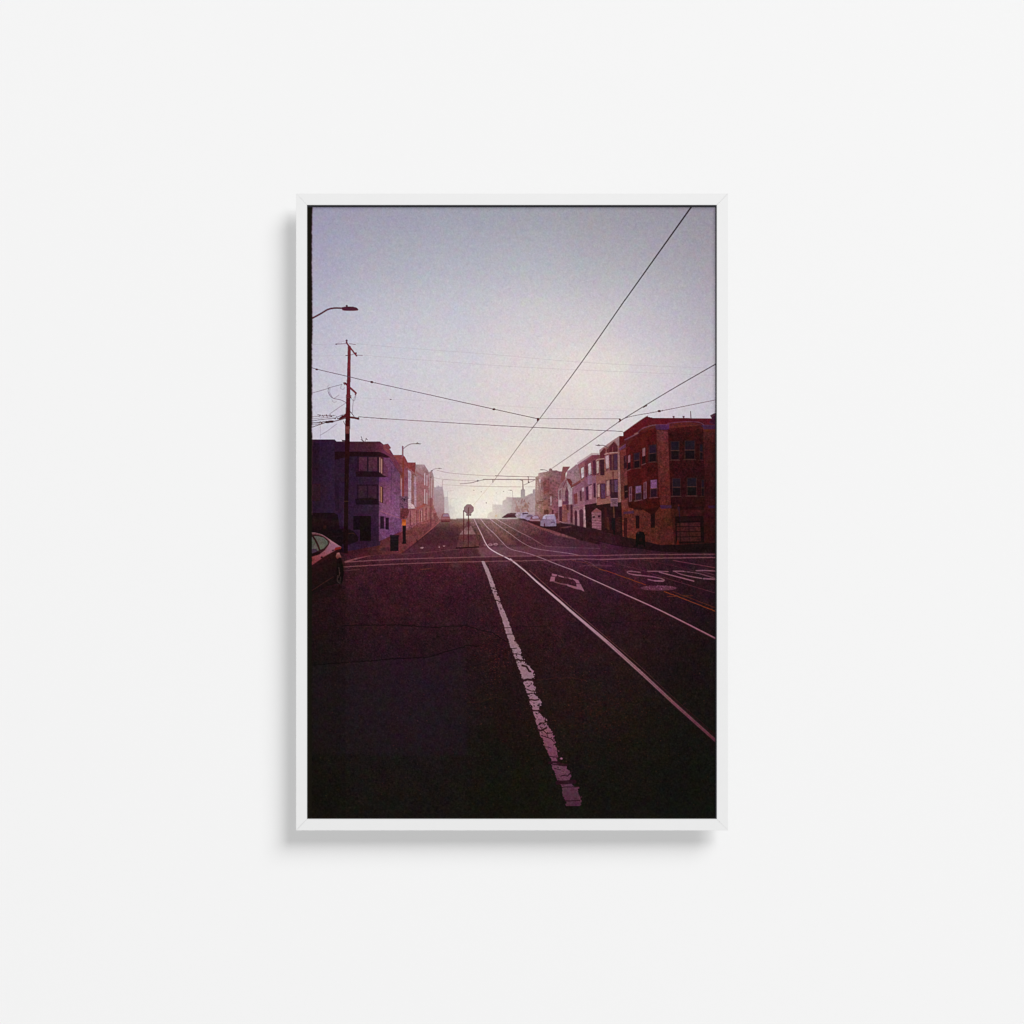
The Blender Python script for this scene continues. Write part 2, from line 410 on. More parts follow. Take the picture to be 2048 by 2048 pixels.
Ln("C 1790,1480 1932,1465", 1.8, (112, 52, 54), .7)
# worn lane line
LL = path("N 245,25 300,170 370,340 450,600 560,900 660,1200 750,1500 870,1850 J 20,960 60,1085 100,1180 130,1270 K 1205,20 1245,150 1280,262 1320,400 1370,560 1410,680 1480,860 1550,1020 1575,1100 1650,1300 1700,1370 1718,1500 1760,1610")
RR = path("N 305,25 400,200 450,330 570,640 660,900 770,1160 860,1400 915,1600 990,1740 J 62,900 120,1030 150,1085 222,1165 212,1250 K 1330,10 1355,180 1430,285 1415,390 1435,450 1505,540 1570,660 1605,720 1615,860 1650,940 1645,1050 1730,1100 1812,1200 1818,1300 1830,1350 1900,1385 L 155,1560 125,1632")
yl = np.interp(AY[:, 0], LL[:, 1], LL[:, 0]); yr = np.interp(AY[:, 0], RR[:, 1], RR[:, 0])
e1 = smooth_noise(2.2, 31) * 1.0 + smooth_noise(6, 32) * 1.1
e2 = smooth_noise(1.8, 33) * 2.0 + smooth_noise(6, 34) * 2.2 - 1.0
wd = np.clip((AY - 1125) / 300, .15, 1)
m = np.clip(AX - (yl[:, None] + e1 * wd) + .5, 0, 1) * np.clip((yr[:, None] + e2 * wd) - AX + .5, 0, 1)
m *= (AY > 1122) & (AY < 1613)
wear = .8 * smooth_noise(1.5, 35) + .8 * smooth_noise(3.2, 36) + .5 * smooth_noise(8, 37)
thr = np.interp(AY[:, 0], [1122, 1160, 1180, 1205, 1225, 1290, 1315, 1330, 1350, 1365, 1400, 1420, 1445, 1455, 1470, 1490, 1540, 1556, 1566, 1580, 1613],
                [2.2, 1.3, .8, .45, 1.7, 2.0, .8, .5, 1.6, .6, .6, .6, .7, .6, 1.1, 2.4, 1.3, .7, .9, 2.8, 2.8])[:, None]
m *= 1 - np.clip((wear - thr) * 2.5, 0, .95)
lc = np.stack([np.interp(AY[:, 0], [1122, 1200, 1300, 1420, 1480, 1560, 1613], v) for v in
               ([178, 160, 156, 152, 128, 100, 78], [142, 120, 122, 110, 76, 58, 42], [152, 134, 138, 130, 102, 80, 60])], 1)[:, None, :]
m = m[..., None].astype(np.float32)
img[:] = img * (1 - m) + lc * (1 + .05 * TEX[..., None]) * m
dk = (44, 18, 28)
for s, w in [("N 440,585 590,650", 1.2), ("N 520,690 600,680", 1.0), ("N 540,860 690,890", 1.2), ("N 600,940 650,900", 1.0), ("N 735,1455 880,1450", 1.0), ("N 770,1600 930,1595", 1.0),
             ("J 40,1065 70,1055 150,1070", 2.2), ("J 110,1110 150,1120 180,1160 225,1165", 2.6), ("J 110,1255 160,1240 220,1245", 3.0),
             ("K 1270,262 1350,258 1400,255", 2.0), ("K 1300,395 1390,398 1440,390", 2.2), ("K 1380,640 1430,655 1500,620", 2.4), ("K 1440,640 1500,690 1600,680", 1.2),
             ("K 1440,720 1520,740 1560,760 1600,800", 1.2), ("K 1500,690 1520,740", 1.0), ("K 1550,990 1650,1000", 1.1), ("K 1540,1068 1620,1062 1700,1085 1760,1100", 3.0), ("K 1550,1080 1740,1108", 1.6),
             ("K 1640,1330 1720,1322 1860,1316", 5.2), ("K 1600,1140 1680,1160", 1.0), ("K 1480,860 1560,880", .9), ("K 1420,560 1500,545", 1.3), ("K 1240,120 1330,150", 1.2), ("K 1250,180 1340,170", 1.2), ("J 0,960 60,950", 1.2), ("J 20,1000 100,1010", 1.0), ("K 1700,1385 1800,1380 1910,1378", 1.2), ("K 1735,1562 1932,1556", 1.2), ("K 1820,1190 1780,1240 1700,1235", 1.4)]:
    crack(s, w * 1.55, .95, dk, .9)
for s in ["K 1670,1020 1690,1000 1712,1012 1700,1028", "K 1500,500 1512,530 1490,520", "J 190,1150 222,1160 205,1185"]:
    P(s, (170, 116, 146), .9)
# diamond marking
dm = (158, 100, 124)
P("J 385,262 436,274 425,290 385,282", dm, .95); P("J 378,290 416,294 410,334 366,336", dm, .95)
P("J 440,276 497,292 494,302 450,290", dm, .85); P("J 530,298 560,304 575,320 545,312", dm, .8)
P("J 562,304 628,324 645,356 612,352 598,330", dm, .9); P("J 610,358 650,360 686,430 650,412 615,392", dm, .9)
P("J 400,330 452,348 520,360 530,374 470,364 405,344", (128, 76, 98), .8); P("J 520,360 610,384 655,414 600,404 530,378", dm, .85); P("J 495,294 535,300 545,312 500,302", (110, 60, 80), .6)
# STOP lettering on the far lane
tc = (148, 94, 122)
Ln("H 750,1524 640,1508 570,1508 556,1524 600,1545 680,1560 760,1568 900,1584 1030,1606 1100,1632 1085,1652 1000,1652 930,1642 865,1626", 2.21, tc, 0.78)
Ln("H 640,1558 760,1566", 1.70, tc, 0.78); Ln("H 960,1646 1090,1650", 2.55, tc, 0.78)
Ln("H 860,1506 1000,1506 1165,1511", 1.87, tc, 0.78); Ln("H 1030,1518 1250,1575 1545,1652", 1.87, tc, 0.87, w2=2.4)
Ln("H 1240,1504 1390,1506", 2.04, tc, 0.78); Ln("H 1265,1510 1340,1545 1480,1580 1660,1612", 1.36, tc, 0.83, w2=2.2)
Ln("H 1390,1508 1600,1535 1780,1585 1876,1612", 1.10, tc, 0.78); Ln("H 1690,1616 1876,1624", 2.89, tc, 0.78)
Ln("H 1580,1496 1700,1494 1860,1502", 2.04, tc, 0.78); Ln("H 1600,1500 1740,1530 1876,1568", 0.85, tc, 0.55)
# yellow lines, manhole
yl_ = (136, 62, 38)
crack("H 140,1475 250,1500 600,1625 830,1708", 1.3, .85, yl_, .3); crack("J 560,138 700,165 860,232", 1.1, .7, (120, 58, 50), .6)
crack("J 1420,430 1560,480 1700,535 1895,612", 1.5, .85, yl_, .4); crack("J 1500,430 1600,468 1740,520 1895,580", 1.2, .6, (112, 50, 36), .5)
crack("J 1450,474 1500,472 1530,476", 1.1, .5, yl_, .3); crack("J 1600,472 1680,466", 1.1, .5, yl_, .3)
crack("J 640,196 760,186 940,192", 1.0, .6, (130, 78, 96), .6); crack("J 640,125 720,160 780,190", 1.2, .6, (130, 80, 96), 1.2)
P("H 0,1390 260,1400 350,1440 120,1450 0,1440", (104, 58, 72), .35, soft=1.5)
El("H 1020,1755", 36.5, 5.2, (92, 50, 76), .95)
for k in range(150):
    a = rj.uniform(0, 6.28); r = rj.random() ** .5 * .92
    x, y = 1317.3 + 36 * r * math.cos(a), 1176.2 + 5 * r * math.sin(a)
    img[int(y - Y0), int(x - X0)] += rj.choice([-26, 34]) * np.array((1, .7, .9), np.float32)
Ln("H 755,1755 800,1790 1020,1795 1240,1788 1290,1762", .9, (60, 26, 42), .7)

# ---- pavement markings by the island, bike symbol
for s in ["D 440,1755 470,1740 505,1742 480,1765", "D 640,1735 720,1750 730,1715 740,1750 690,1745", "D 780,1720 830,1718 800,1735"]:
    P(s, (188, 140, 152), .8)
El("D 1490,1706", 4.4, 2.2, (178, 130, 142), .9); El("D 1490,1706", 2.8, 1.1, (104, 58, 74), .9)
El("D 1570,1698", 4.4, 2.2, (178, 130, 142), .9); El("D 1570,1698", 2.8, 1.1, (104, 58, 74), .9)
P("D 1390,1700 1420,1690 1430,1730 1400,1725", (176, 134, 146), .5, soft=.6); P("D 1640,1695 1700,1690 1690,1715", (160, 112, 128), .5, soft=.6)

# ---- far hazy blocks, left
P("D 870,1320 870,1130 905,1120 925,1140 960,1138 968,1200 980,1290 985,1325", ("D 870,1150", (196, 182, 182), "D 980,1320", (222, 212, 200)), .8, soft=.8)
P("D 795,1325 795,1000 858,990 866,1060 872,1140 900,1320", ("D 800,1000", (176, 162, 168), "D 880,1320", (190, 168, 168)), .95, soft=.6)
P("D 630,1330 630,850 690,850 694,815 704,842 722,820 730,842 780,842 795,930 806,1010 806,1330", ("D 640,850", (166, 146, 156), "D 700,1300", (150, 96, 104)), 1, soft=.5, tex=.03)
Ln("D 778,750 778,850", 1.0, (150, 130, 136), .8); Ln("D 778,752 800,740 860,736", .9, (160, 140, 146), .7)
Ln("D 852,920 852,1000", .9, (170, 152, 152), .7); Ln("D 855,915 890,902 940,896", .8, (176, 160, 158), .7)
Ln("D 893,1030 893,1130", .8, (190, 176, 168), .6); Ln("D 893,1030 930,1018 965,1014", .8, (190, 176, 168), .6)
Ln("D 650,1100 700,1150 760,1100", 1, (170, 120, 130), .3); 
# ---- far blocks, right
P("E 255,1170 262,1100 300,1070 330,1065 330,970 345,955 480,965 486,905 530,880 545,845 600,850 900,850 900,1170", ("E 300,1100", (200, 186, 174), "E 640,1000", (150, 128, 130)), .95, soft=.6, tex=.03)
P("E 600,1120 630,860 755,858 755,740 775,730 775,720 782,605 790,605 796,720 815,738 820,838 915,790 930,800 935,735 975,725 985,1120", ("E 700,900", (148, 116, 120), "E 960,900", (158, 132, 138)), .95, soft=.4, tex=.04)
P("E 755,740 815,738 818,850 755,856", (150, 134, 136), 1)
Ln("E 330,930 330,970", .8, (186, 172, 164), .7); Ln("E 633,765 636,850", 1.0, (140, 122, 122), .9); Ln("E 565,745 600,745 632,758", 1.0, (150, 132, 128), .8)
El("E 605,746", 2.2, .9, (130, 112, 112))
P("E 370,1130 385,1105 405,1120 395,1145 375,1145", (196, 150, 104), .7, soft=.6)
# red-brown tree clump
for k in range(90):
    x = rj.uniform(670, 860); y = rj.uniform(880, 1075)
    if y < 880 + abs(x - 770) * 1.0 and rj.random() < .8: continue
    P(f"E {x},{y} {x+rj.uniform(8,26)},{y-rj.uniform(5,30)} {x+rj.uniform(10,34)},{y+rj.uniform(8,30)} {x-4},{y+18}", [(126, 66, 66), (150, 92, 82), (108, 50, 56), (146, 108, 106)][rj.integers(4)], .6)
Ln("E 640,860 700,990", 1.4, (136, 88, 86), .7); P("E 665,870 700,960 740,1060 700,1080 690,980", (130, 72, 74), .7)
# overhead span assembly far off
gw = (128, 104, 108)

# ---- morning haze over the vanishing point
m = np.exp(-(((AX - 975) / 75) ** 2 + ((AY - 1012) / 32) ** 2)) * .42
img[:] = img * (1 - m[..., None]) + np.array((244, 243, 230), np.float32) * m[..., None]
m = np.exp(-(((AX - 985) / 170) ** 2 + ((AY - 1005) / 55) ** 2)) * .13
img[:] = img * (1 - m[..., None]) + np.array((222, 210, 204), np.float32) * m[..., None]
# ---- left row of houses (far to near)
P("D 540,625 625,612 640,650 652,700 655,1100 650,1240 600,1345 540,1345", ("D 600,620", (164, 138, 142), "D 600,1200", (150, 94, 104)), 1, tex=.04)
R("D", 612, 720, 622, 1000, (196, 168, 170), .7); R("D", 630, 740, 637, 1000, (120, 76, 84), .6); R("D", 640, 860, 650, 1120, (196, 160, 160), .6)
P("D 372,510 510,512 572,612 575,1150 590,1340 378,1400", ("D 450,520", (158, 130, 138), "D 450,800", (148, 92, 104)), 1, tex=.05)
P("D 380,610 560,720 560,760 380,640", (140, 80, 90), .6)
for x, t, b, c in [(508, 640, 820, (206, 186, 192)), (526, 650, 830, (120, 70, 84)), (540, 668, 830, (200, 176, 182)), (508, 880, 1100, (206, 182, 184)), (526, 900, 1100, (112, 56, 66)), (540, 930, 1112, (196, 168, 170)), (556, 930, 1100, (130, 64, 72))]:
    R("D", x, t, x + 13, b, c, .8)
P("D 480,1085 555,1105 550,1130 480,1120", (130, 60, 66), .8); El("D 505,1150", 3, 3.2, (196, 140, 132), .6)
P("D 258,482 380,482 378,560 372,650 320,602", (122, 54, 64), 1, tex=.05)
P("D 262,560 320,600 372,650 390,680 392,1150 372,1165 330,1150 266,1160", (136, 84, 96), 1, tex=.05)
P("D 264,590 312,620 314,1150 268,1150", ("D 290,600", (172, 152, 170), "D 290,1100", (186, 158, 166)), .95, tex=.06)
R("D", 284, 640, 292, 860, (120, 92, 120), .6); P("D 318,640 350,660 352,1130 318,1120", (134, 88, 92), .9, tex=.08)
P("D 356,670 388,690 390,1140 358,1140", (176, 146, 160), .8, tex=.08); R("D", 366, 700, 374, 900, (136, 92, 112), .7)
Ln("D 262,910 392,912", .8, (112, 60, 80), .6)
P("D 266,1085 300,1080 345,1110 375,1165 330,1150 296,1172 266,1165", (196, 168, 170), .9, tex=.1)
P("D 0,372 192,368 222,400 262,480 320,600 262,562 175,556", (122, 54, 64), 1, tex=.06)
P("D 30,380 180,372 230,470 255,540 160,480", (140, 72, 80), .4)
P("D 90,480 262,540 268,720 130,720", (124, 60, 76), 1, tex=.06)
P("D 170,556 262,562 268,640 268,1180 170,1180", ("D 200,560", (120, 62, 84), "D 200,1100", (128, 76, 106)), 1, tex=.06)
# lower storey of the row, pavement
P("D 140,1170 400,1165 520,1110 640,1120 700,1260 640,1300 600,1345 470,1400 240,1500 160,1560 140,1560", ("D 160,1300", (122, 66, 90), "D 600,1250", (150, 92, 98)), 1, tex=.08)
for x, t, b, c, w in [(300, 1200, 1420, (84, 34, 52), 10), (318, 1200, 1410, (178, 120, 122), 10), (338, 1190, 1400, (166, 104, 108), 12), (365, 1190, 1390, (186, 128, 120), 10), (390, 1200, 1380, (120, 56, 62), 16), (430, 1180, 1370, (170, 100, 94), 12), (446, 1200, 1360, (100, 44, 54), 14),
                      (465, 1195, 1360, (196, 148, 140), 9), (482, 1190, 1350, (104, 46, 56), 12), (500, 1150, 1350, (180, 118, 108), 12), (530, 1160, 1340, (120, 56, 64), 14), (560, 1150, 1330, (182, 124, 120), 9), (575, 1160, 1330, (116, 56, 64), 10), (240, 1280, 1460, (150, 92, 116), 20), (262, 1260, 1450, (160, 100, 116), 12)]:
    R("D", x, t, x + w, b, c, .75, tex=.06)
P("D 395,1150 520,1090 520,1130 440,1170 410,1200", (150, 70, 70), .7)
P("C 640,1110 870,1062 1170,1062 1300,1010 1480,930 1640,880 1745,790 1932,730 D 620,1330 700,1270 745,1345 620,1465 400,1640 160,1830 C 1400,1243 1080,1268 850,1300 640,1250",
  ("C 900,1180", (74, 30, 42), "D 640,1380", (134, 72, 82)), 1, tex=.08)
P("C 1230,1010 1480,930 1500,1060 1340,1130 1180,1100", (92, 44, 62), .5, soft=2)
Ln("D 140,1838 200,1800 400,1645 620,1467 745,1352", 1.8, ("D 160,1830", (96, 40, 50), "D 600,1480", (176, 98, 98)), .9, w2=1.0)
Ln("D 215,1815 410,1660 630,1480", 1.3, (62, 22, 34), .6); El("D 398,1640", 1.2, 2.4, (40, 18, 26))

# ---- purple corner house
P("A 172,437 510,435 540,468 560,480 560,1560 172,1560", ("A 200,800", (48, 24, 62), "A 450,800", (54, 32, 86)), 1, tex=.05)
P("A 172,437 510,435 522,460 172,500", (58, 28, 66), .8)
P("A 172,460 285,500 285,890 172,895", (42, 20, 46), .9, tex=.05); R("A", 262, 650, 268, 850, (60, 34, 52), .6)
R("A", 172, 1095, 300, 1350, (58, 28, 48), .95, tex=.06); Ln("A 172,1352 300,1350", 1.0, (34, 14, 30), .9)
P("A 172,1528 660,1528 660,2120 172,2120", (34, 14, 24), 1, tex=.08); P("A 172,1600 640,1640 640,1720 172,1720", (50, 20, 26), .5, soft=1.5)
P("A 510,600 1190,600 1190,2010 640,2110 560,1560 510,1530", ("A 560,1000", (52, 28, 74), "A 1160,1400", (60, 32, 78)), 1, tex=.06)
P("A 1175,600 1345,700 1500,960 1505,1800 1330,1880 1170,1952", ("A 1190,1100", (98, 54, 96), "A 1480,1500", (124, 76, 122)), 1, tex=.07)
P("A 1175,1560 1500,1620 1505,1800 1170,1952", (92, 56, 112), .5, tex=.08)
P("A 510,470 1188,468 1345,598 1525,895 1545,960 1490,965 1330,705 1180,622 510,612", ("A 600,540", (66, 30, 56), "A 1400,760", (104, 50, 76)), 1, tex=.05)
P("A 560,470 1185,470 1215,500 560,520", (78, 34, 52), .5)
P("A 510,468 735,468 735,615 510,612", (48, 22, 58), .6)
P("A 512,615 1180,622 1250,650 1342,702 1290,712 1180,692 730,690 515,740", (40, 13, 24), .95, soft=.4)
Ln("A 1290,700 1400,830 1500,950", 1.0, (76, 34, 66), .8)
# windows of the front
P("A 840,690 1180,690 1180,915 840,915", (48, 22, 46), .95)
R("A", 872, 700, 992, 905, (88, 46, 76), 1, tex=.06); R("A", 1018, 700, 1140, 908, (92, 48, 76), 1, tex=.06); R("A", 1145, 700, 1175, 912, (56, 26, 46))
P("A 890,870 930,900 1000,915 880,915", (52, 20, 30), .7)
P("A 820,916 1170,916 1230,955 1305,1000 830,990", (40, 14, 26), .95)
R("A", 845, 1105, 1165, 1320, (42, 18, 40), .95); R("A", 868, 1125, 990, 1310, (62, 34, 58), 1, tex=.05); R("A", 1012, 1125, 1135, 1315, (64, 34, 58), 1, tex=.05)
P("A 815,1320 1170,1320 1170,1405 830,1405", (32, 13, 28), .95); P("A 870,1320 1080,1300 1120,1330 880,1345", (40, 18, 24), .8)
P("A 1224,720 1298,862 1312,1002 1224,962", (88, 44, 72), .9, tex=.05); P("A 1180,690 1240,700 1240,960 1180,930", (70, 26, 44), .9)
R("A", 1180, 705, 1190, 925, (206, 156, 150), .9); R("A", 1206, 725, 1217, 940, (200, 146, 132), .9)
P("A 1182,1125 1238,1145 1238,1390 1182,1368", (64, 24, 40), .95); R("A", 1182, 1130, 1190, 1362, (190, 136, 128), .9); R("A", 1203, 1142, 1212, 1372, (206, 150, 120), .95)
R("A", 1172, 1110, 1179, 1355, (140, 92, 120), .7)
Ln("A 1355,835 1350,1415", 1.2, (70, 36, 74), .8); Ln("A 1185,1500 1500,1612", 1.5, (146, 88, 118), .9)
R("A", 1190, 1580, 1246, 1765, (34, 16, 36)); R("A", 1266, 1600, 1318, 1778, (36, 18, 38)); R("A", 1218, 1600, 1222, 1760, (60, 36, 60), .5)
P("A 1480,900 1545,960 1500,1000", (98, 38, 48), .8); R("A", 1488, 970, 1505, 1180, (170, 96, 78), .5)
R("A", 790, 1575, 1052, 1780, (28, 14, 26)); R("A", 888, 1575, 1055, 1948, (26, 16, 18)); R("A", 1052, 1580, 1062, 1940, (62, 36, 82), .5)
R("A", 636, 1400, 650, 2060, (66, 38, 66), .6); Ln("A 520,1050 530,1500", 1.4, (40, 18, 44), .7); R("A", 528, 1050, 580, 1480, (44, 22, 52), .7)
P("A 1238,512 1305,498 1352,560 1328,578 1345,650 1300,640 1235,570", (118, 60, 74), 1, tex=.06); Ln("A 1262,560 1340,575", .9, (84, 36, 50), .8)
for s, w in [("A 905,390 930,460", 1.1), ("A 985,420 965,462", .9), ("A 905,440 945,462", 1.3), ("A 978,425 1000,440", 1.3)]: Ln(s, w, (90, 60, 84), .9)
P("A 615,440 665,448 665,465 625,465", (60, 34, 74), .9)
# ---- second street lamp & mast with signs
Ln("D 187,245 187,400", 3.4, (136, 92, 108)); Ln("D 196,400 192,985", 3.0, (122, 48, 48), .9, w2=4)
Ln("D 200,275 250,235 310,207 385,201", 1.5, (128, 100, 110)); P("D 372,200 400,190 470,203 440,211 385,210", (112, 88, 98)); El("D 405,186", .8, .8, (90, 60, 70))
R("D", 138, 985, 262, 1165, (92, 54, 88), .85, tex=.1)
for k in range(26):
    x = rj.uniform(140, 262); y = rj.uniform(990, 1170); R("D", x, y, x + rj.uniform(8, 24), y + rj.uniform(6, 16), (46, 22, 50) if rj.random() < .6 else (126, 82, 118), .7)
P("D 165,1020 215,1015 222,1050 205,1060 200,1035", (26, 16, 26), .95)
P("D 150,1165 262,1160 282,1210 255,1310 150,1330", (92, 36, 46), .85, tex=.15)
P("D 175,1330 235,1330 238,1420 178,1420", ("D 200,1330", (160, 66, 36), "D 200,1400", (188, 96, 48)), 1, tex=.05)
P("D 183,1420 236,1420 234,1640 242,1690 176,1695 188,1640", (28, 16, 22))
# far lamp/pole
Ln("D 612,605 660,580 700,572 770,572", 1.0, (142, 122, 126)); El("D 735,571", 3.2, .9, (120, 100, 106)); El("D 620,606", 2.2, 1.0, (90, 60, 70))
Ln("D 606,1020 606,1435", 2.2, (92, 36, 54), .9); P("D 575,1010 628,1015 640,1040 630,1140 600,1150 572,1120", (136, 66, 78), .6); Ln("D 604,620 606,1000", 1.4, (140, 80, 84), .5)
P("D 640,1240 690,1225 690,1300 650,1320", (112, 46, 60), .7, soft=.6)
# bin
R("C", 1338, 985, 1462, 1205, (26, 18, 24)); P("C 1330,968 1472,968 1468,1000 1335,1000", (34, 24, 30)); Ln("C 1350,1028 1450,1028", 1.0, (58, 44, 50), .7)
P("C 1190,1170 1335,1140 1335,1210 1210,1205", (52, 24, 46), .5, soft=1.2)
# parked dark car, figure
P("C 440,900 520,872 690,868 790,905 870,1000 860,1060 720,1112 450,1090", (34, 17, 24), .95, soft=.5)
Ln("C 450,985 620,985", 1.0, (66, 32, 50), .8); Ln("C 720,945 790,940 810,960", 1.4, (84, 46, 44), .8); Ln("C 460,1050 700,1060", 1.0, (56, 26, 36), .8); R("C", 470, 885, 620, 940, (26, 16, 24), .8)
P("C 330,860 390,850 420,900 440,1000 330,960", (36, 15, 20), .9); El("C 365,850", 3.5, 3.5, (66, 24, 30), .8)
# far car on the left side of the road
P("D 752,1365 755,1305 778,1250 800,1240 866,1240 884,1285 894,1310 890,1368", (132, 70, 84)); P("D 778,1286 795,1250 862,1248 878,1288", (150, 118, 138)); Ln("D 760,1310 888,1312", 1.0, (176, 120, 130)); P("D 756,1345 890,1345 888,1370 760,1370", (84, 28, 42), .8)
# ---- island with signs
P("D 980,1745 1020,1570 1085,1480 1130,1435 1210,1418 1268,1545 1328,1738", (104, 58, 70), 1, tex=.07)
P("D 1040,1548 1090,1480 1150,1430 1205,1420 1268,1545", (136, 100, 108), .9, tex=.06); P("D 1150,1500 1180,1490 1200,1540 1130,1545", (156, 128, 134), .5)
Ln("D 1040,1548 1268,1545", 1.0, (164, 126, 134), .7); P("D 980,1745 1325,1730 1328,1748 970,1768", (44, 12, 22)); Ln("D 1020,1570 985,1740", 1.0, (60, 26, 38), .8)
P("D 1145,1362 1190,1358 1200,1400 1185,1450 1150,1450 1125,1405", (96, 50, 68), .8, soft=.5)
Ln("D 1093,1198 1094,1660", 1.9, (84, 30, 42)); P("D 1085,1195 1102,1195 1100,1215 1086,1215", (70, 34, 48))
t8 = np.arange(8) * np.pi / 4 + np.pi / 8
oc = path("D 1170,1176")[0]
P(np.c_[oc[0] + 10.4 * np.cos(t8), oc[1] + 10.4 * np.sin(t8)], (100, 66, 82)); P(np.c_[oc[0] + 9.5 * np.cos(t8), oc[1] + 9.5 * np.sin(t8)], (138, 104, 116), 1, tex=.05)
Ln("D 1168,1158 1163,1250", 1.6, (90, 44, 60)); P("D 1158,1160 1168,1150 1176,1162", (88, 40, 56)); P("D 1130,1250 1210,1250 1206,1276 1130,1274", (96, 62, 78)); R("D", 1150, 1256, 1186, 1268, (132, 96, 108), .8)
Ln("D 1165,1276 1163,1732", 2.1, (82, 26, 38))

# ---- right side: far to near (row houses)
P("E 968,1135 972,545 1010,535 1020,490 1170,462 1176,428 1200,418 1222,430 1226,452 1290,450 1310,462 1380,468 1380,600 1340,700 1330,1240 1050,1240 1000,1150", ("E 990,700", (164, 130, 126), "E 1300,800", (138, 84, 100)), 1, soft=.4, tex=.07)
P("E 1060,560 1240,520 1330,640 1330,1000 1280,1230 1100,1150 1090,800", (132, 72, 84), .55, soft=1.5, tex=.12)
P("E 1085,620 1180,560 1180,760 1100,800", (128, 66, 72), .7, tex=.1); P("E 1080,900 1160,880 1180,1100 1090,1080", (138, 88, 86), .6, tex=.1)
for x, y, w, h, c in [(1030, 580, 18, 60, (190, 170, 176)), (1000, 620, 12, 120, (186, 160, 150)), (1040, 740, 20, 90, (150, 106, 112)), (1060, 640, 12, 80, (120, 70, 80)), (1195, 840, 18, 130, (196, 166, 176)), (1160, 880, 30, 14, (90, 40, 52)), (1160, 910, 30, 16, (96, 40, 54)),
                      (1215, 1040, 30, 60, (80, 30, 44)), (1100, 1040, 70, 60, (72, 28, 40)), (1180, 800, 60, 26, (100, 44, 54)), (985, 930, 90, 14, (112, 56, 60)), (1020, 910, 60, 16, (112, 56, 60)), (1000, 960, 30, 150, (164, 126, 120)), (1050, 950, 30, 150, (142, 100, 94)), (1270, 1080, 40, 90, (96, 42, 46))]:
    R("E", x, y, x + w, y + h, c, .75, tex=.08)
P("F 520,800 600,745 700,662 722,668 722,900 612,955 540,935", (156, 118, 130), 1, tex=.06); Ln("F 550,870 580,885 640,905 700,900", 1.5, (90, 50, 70), .8)
P("F 440,708 585,708 500,832 492,962 400,1035 388,1020", (134, 74, 80), 1, tex=.06)
P("F 490,950 530,800 722,668 745,700 805,970 600,1095", (154, 114, 126), 1, tex=.06)
P("F 345,1160 400,1040 470,960 510,950 620,1120 700,1060 790,960 850,900 1090,900 1090,1440 890,1450 890,1885 640,1850 420,1790 355,1770", (146, 98, 110), 1, tex=.06)
P("F 350,1170 420,1120 420,1440 355,1480", (162, 132, 138), .9, tex=.05); P("F 368,1180 410,1140 415,1330 372,1340", (112, 66, 80), .8); P("F 358,1360 425,1350 425,1470 360,1480", (190, 164, 170), .9)
P("F 370,1490 425,1470 430,1770 375,1760", (74, 30, 46), .95); P("F 430,1440 560,1440 560,1790 430,1770", (136, 76, 78), 1, tex=.07)
P("F 505,960 625,1125 630,1440 470,1450 440,1380 440,1130", (150, 108, 118), 1, tex=.06); P("F 515,975 622,1120 625,1425 555,1440 545,1180", (170, 146, 154), .9, tex=.05)
P("F 485,1190 518,1090 552,1190 548,1390 488,1400", (98, 48, 70), .95, tex=.08); P("F 440,1375 560,1370 555,1440 440,1440", (96, 50, 74), .9); P("F 500,1445 560,1440 555,1560 520,1540", (66, 24, 38), .7)
P("F 508,932 582,942 628,1010 606,1115", (108, 42, 50), 1, tex=.06); P("F 440,1090 505,965 515,975 455,1120", (112, 54, 66), .8)
P("F 590,1085 780,960 784,1012 612,1118", (124, 60, 64), .95); Ln("F 600,1110 784,1018", 1.0, (84, 34, 44), .9)
P("F 640,1120 790,1010 860,1000 880,1470 650,1480", (148, 96, 116), 1, tex=.05)
for s, c in [("F 655,1240 725,1210 735,1420 665,1440", (112, 46, 54)), ("F 770,1180 805,1165 810,1370 775,1375", (80, 36, 52)), ("F 810,1120 850,1105 852,1180 815,1190", (188, 160, 170)), ("F 815,1200 850,1190 852,1360 815,1370", (136, 86, 100)),
             ("F 665,1590 690,1545 718,1575 722,1862 670,1850", (72, 28, 44)), ("F 760,1560 795,1520 832,1550 840,1880 768,1868", (78, 34, 50)), ("F 722,1550 755,1545 762,1862 726,1856", (172, 124, 134)), ("F 842,1490 880,1478 892,1890 850,1874", (184, 140, 146)),
             ("F 640,1500 665,1500 668,1850 645,1840", (160, 108, 116)), ("F 565,1440 640,1440 640,1845 580,1800", (118, 66, 80)), ("F 590,1450 625,1450 625,1800 600,1790", (70, 30, 44)), ("F 530,1600 575,1600 575,1780 535,1780", (150, 96, 116))]:
    P(s, c, .92, tex=.06)
Ln("F 690,1230 698,1430", .8, (150, 90, 92), .8); Ln("F 725,1200 735,1420", 1.2, (176, 124, 132), .8); Ln("F 640,1140 644,1480", .9, (110, 62, 74), .8); Ln("F 650,1500 880,1450", 1.2, (176, 124, 130), .7)
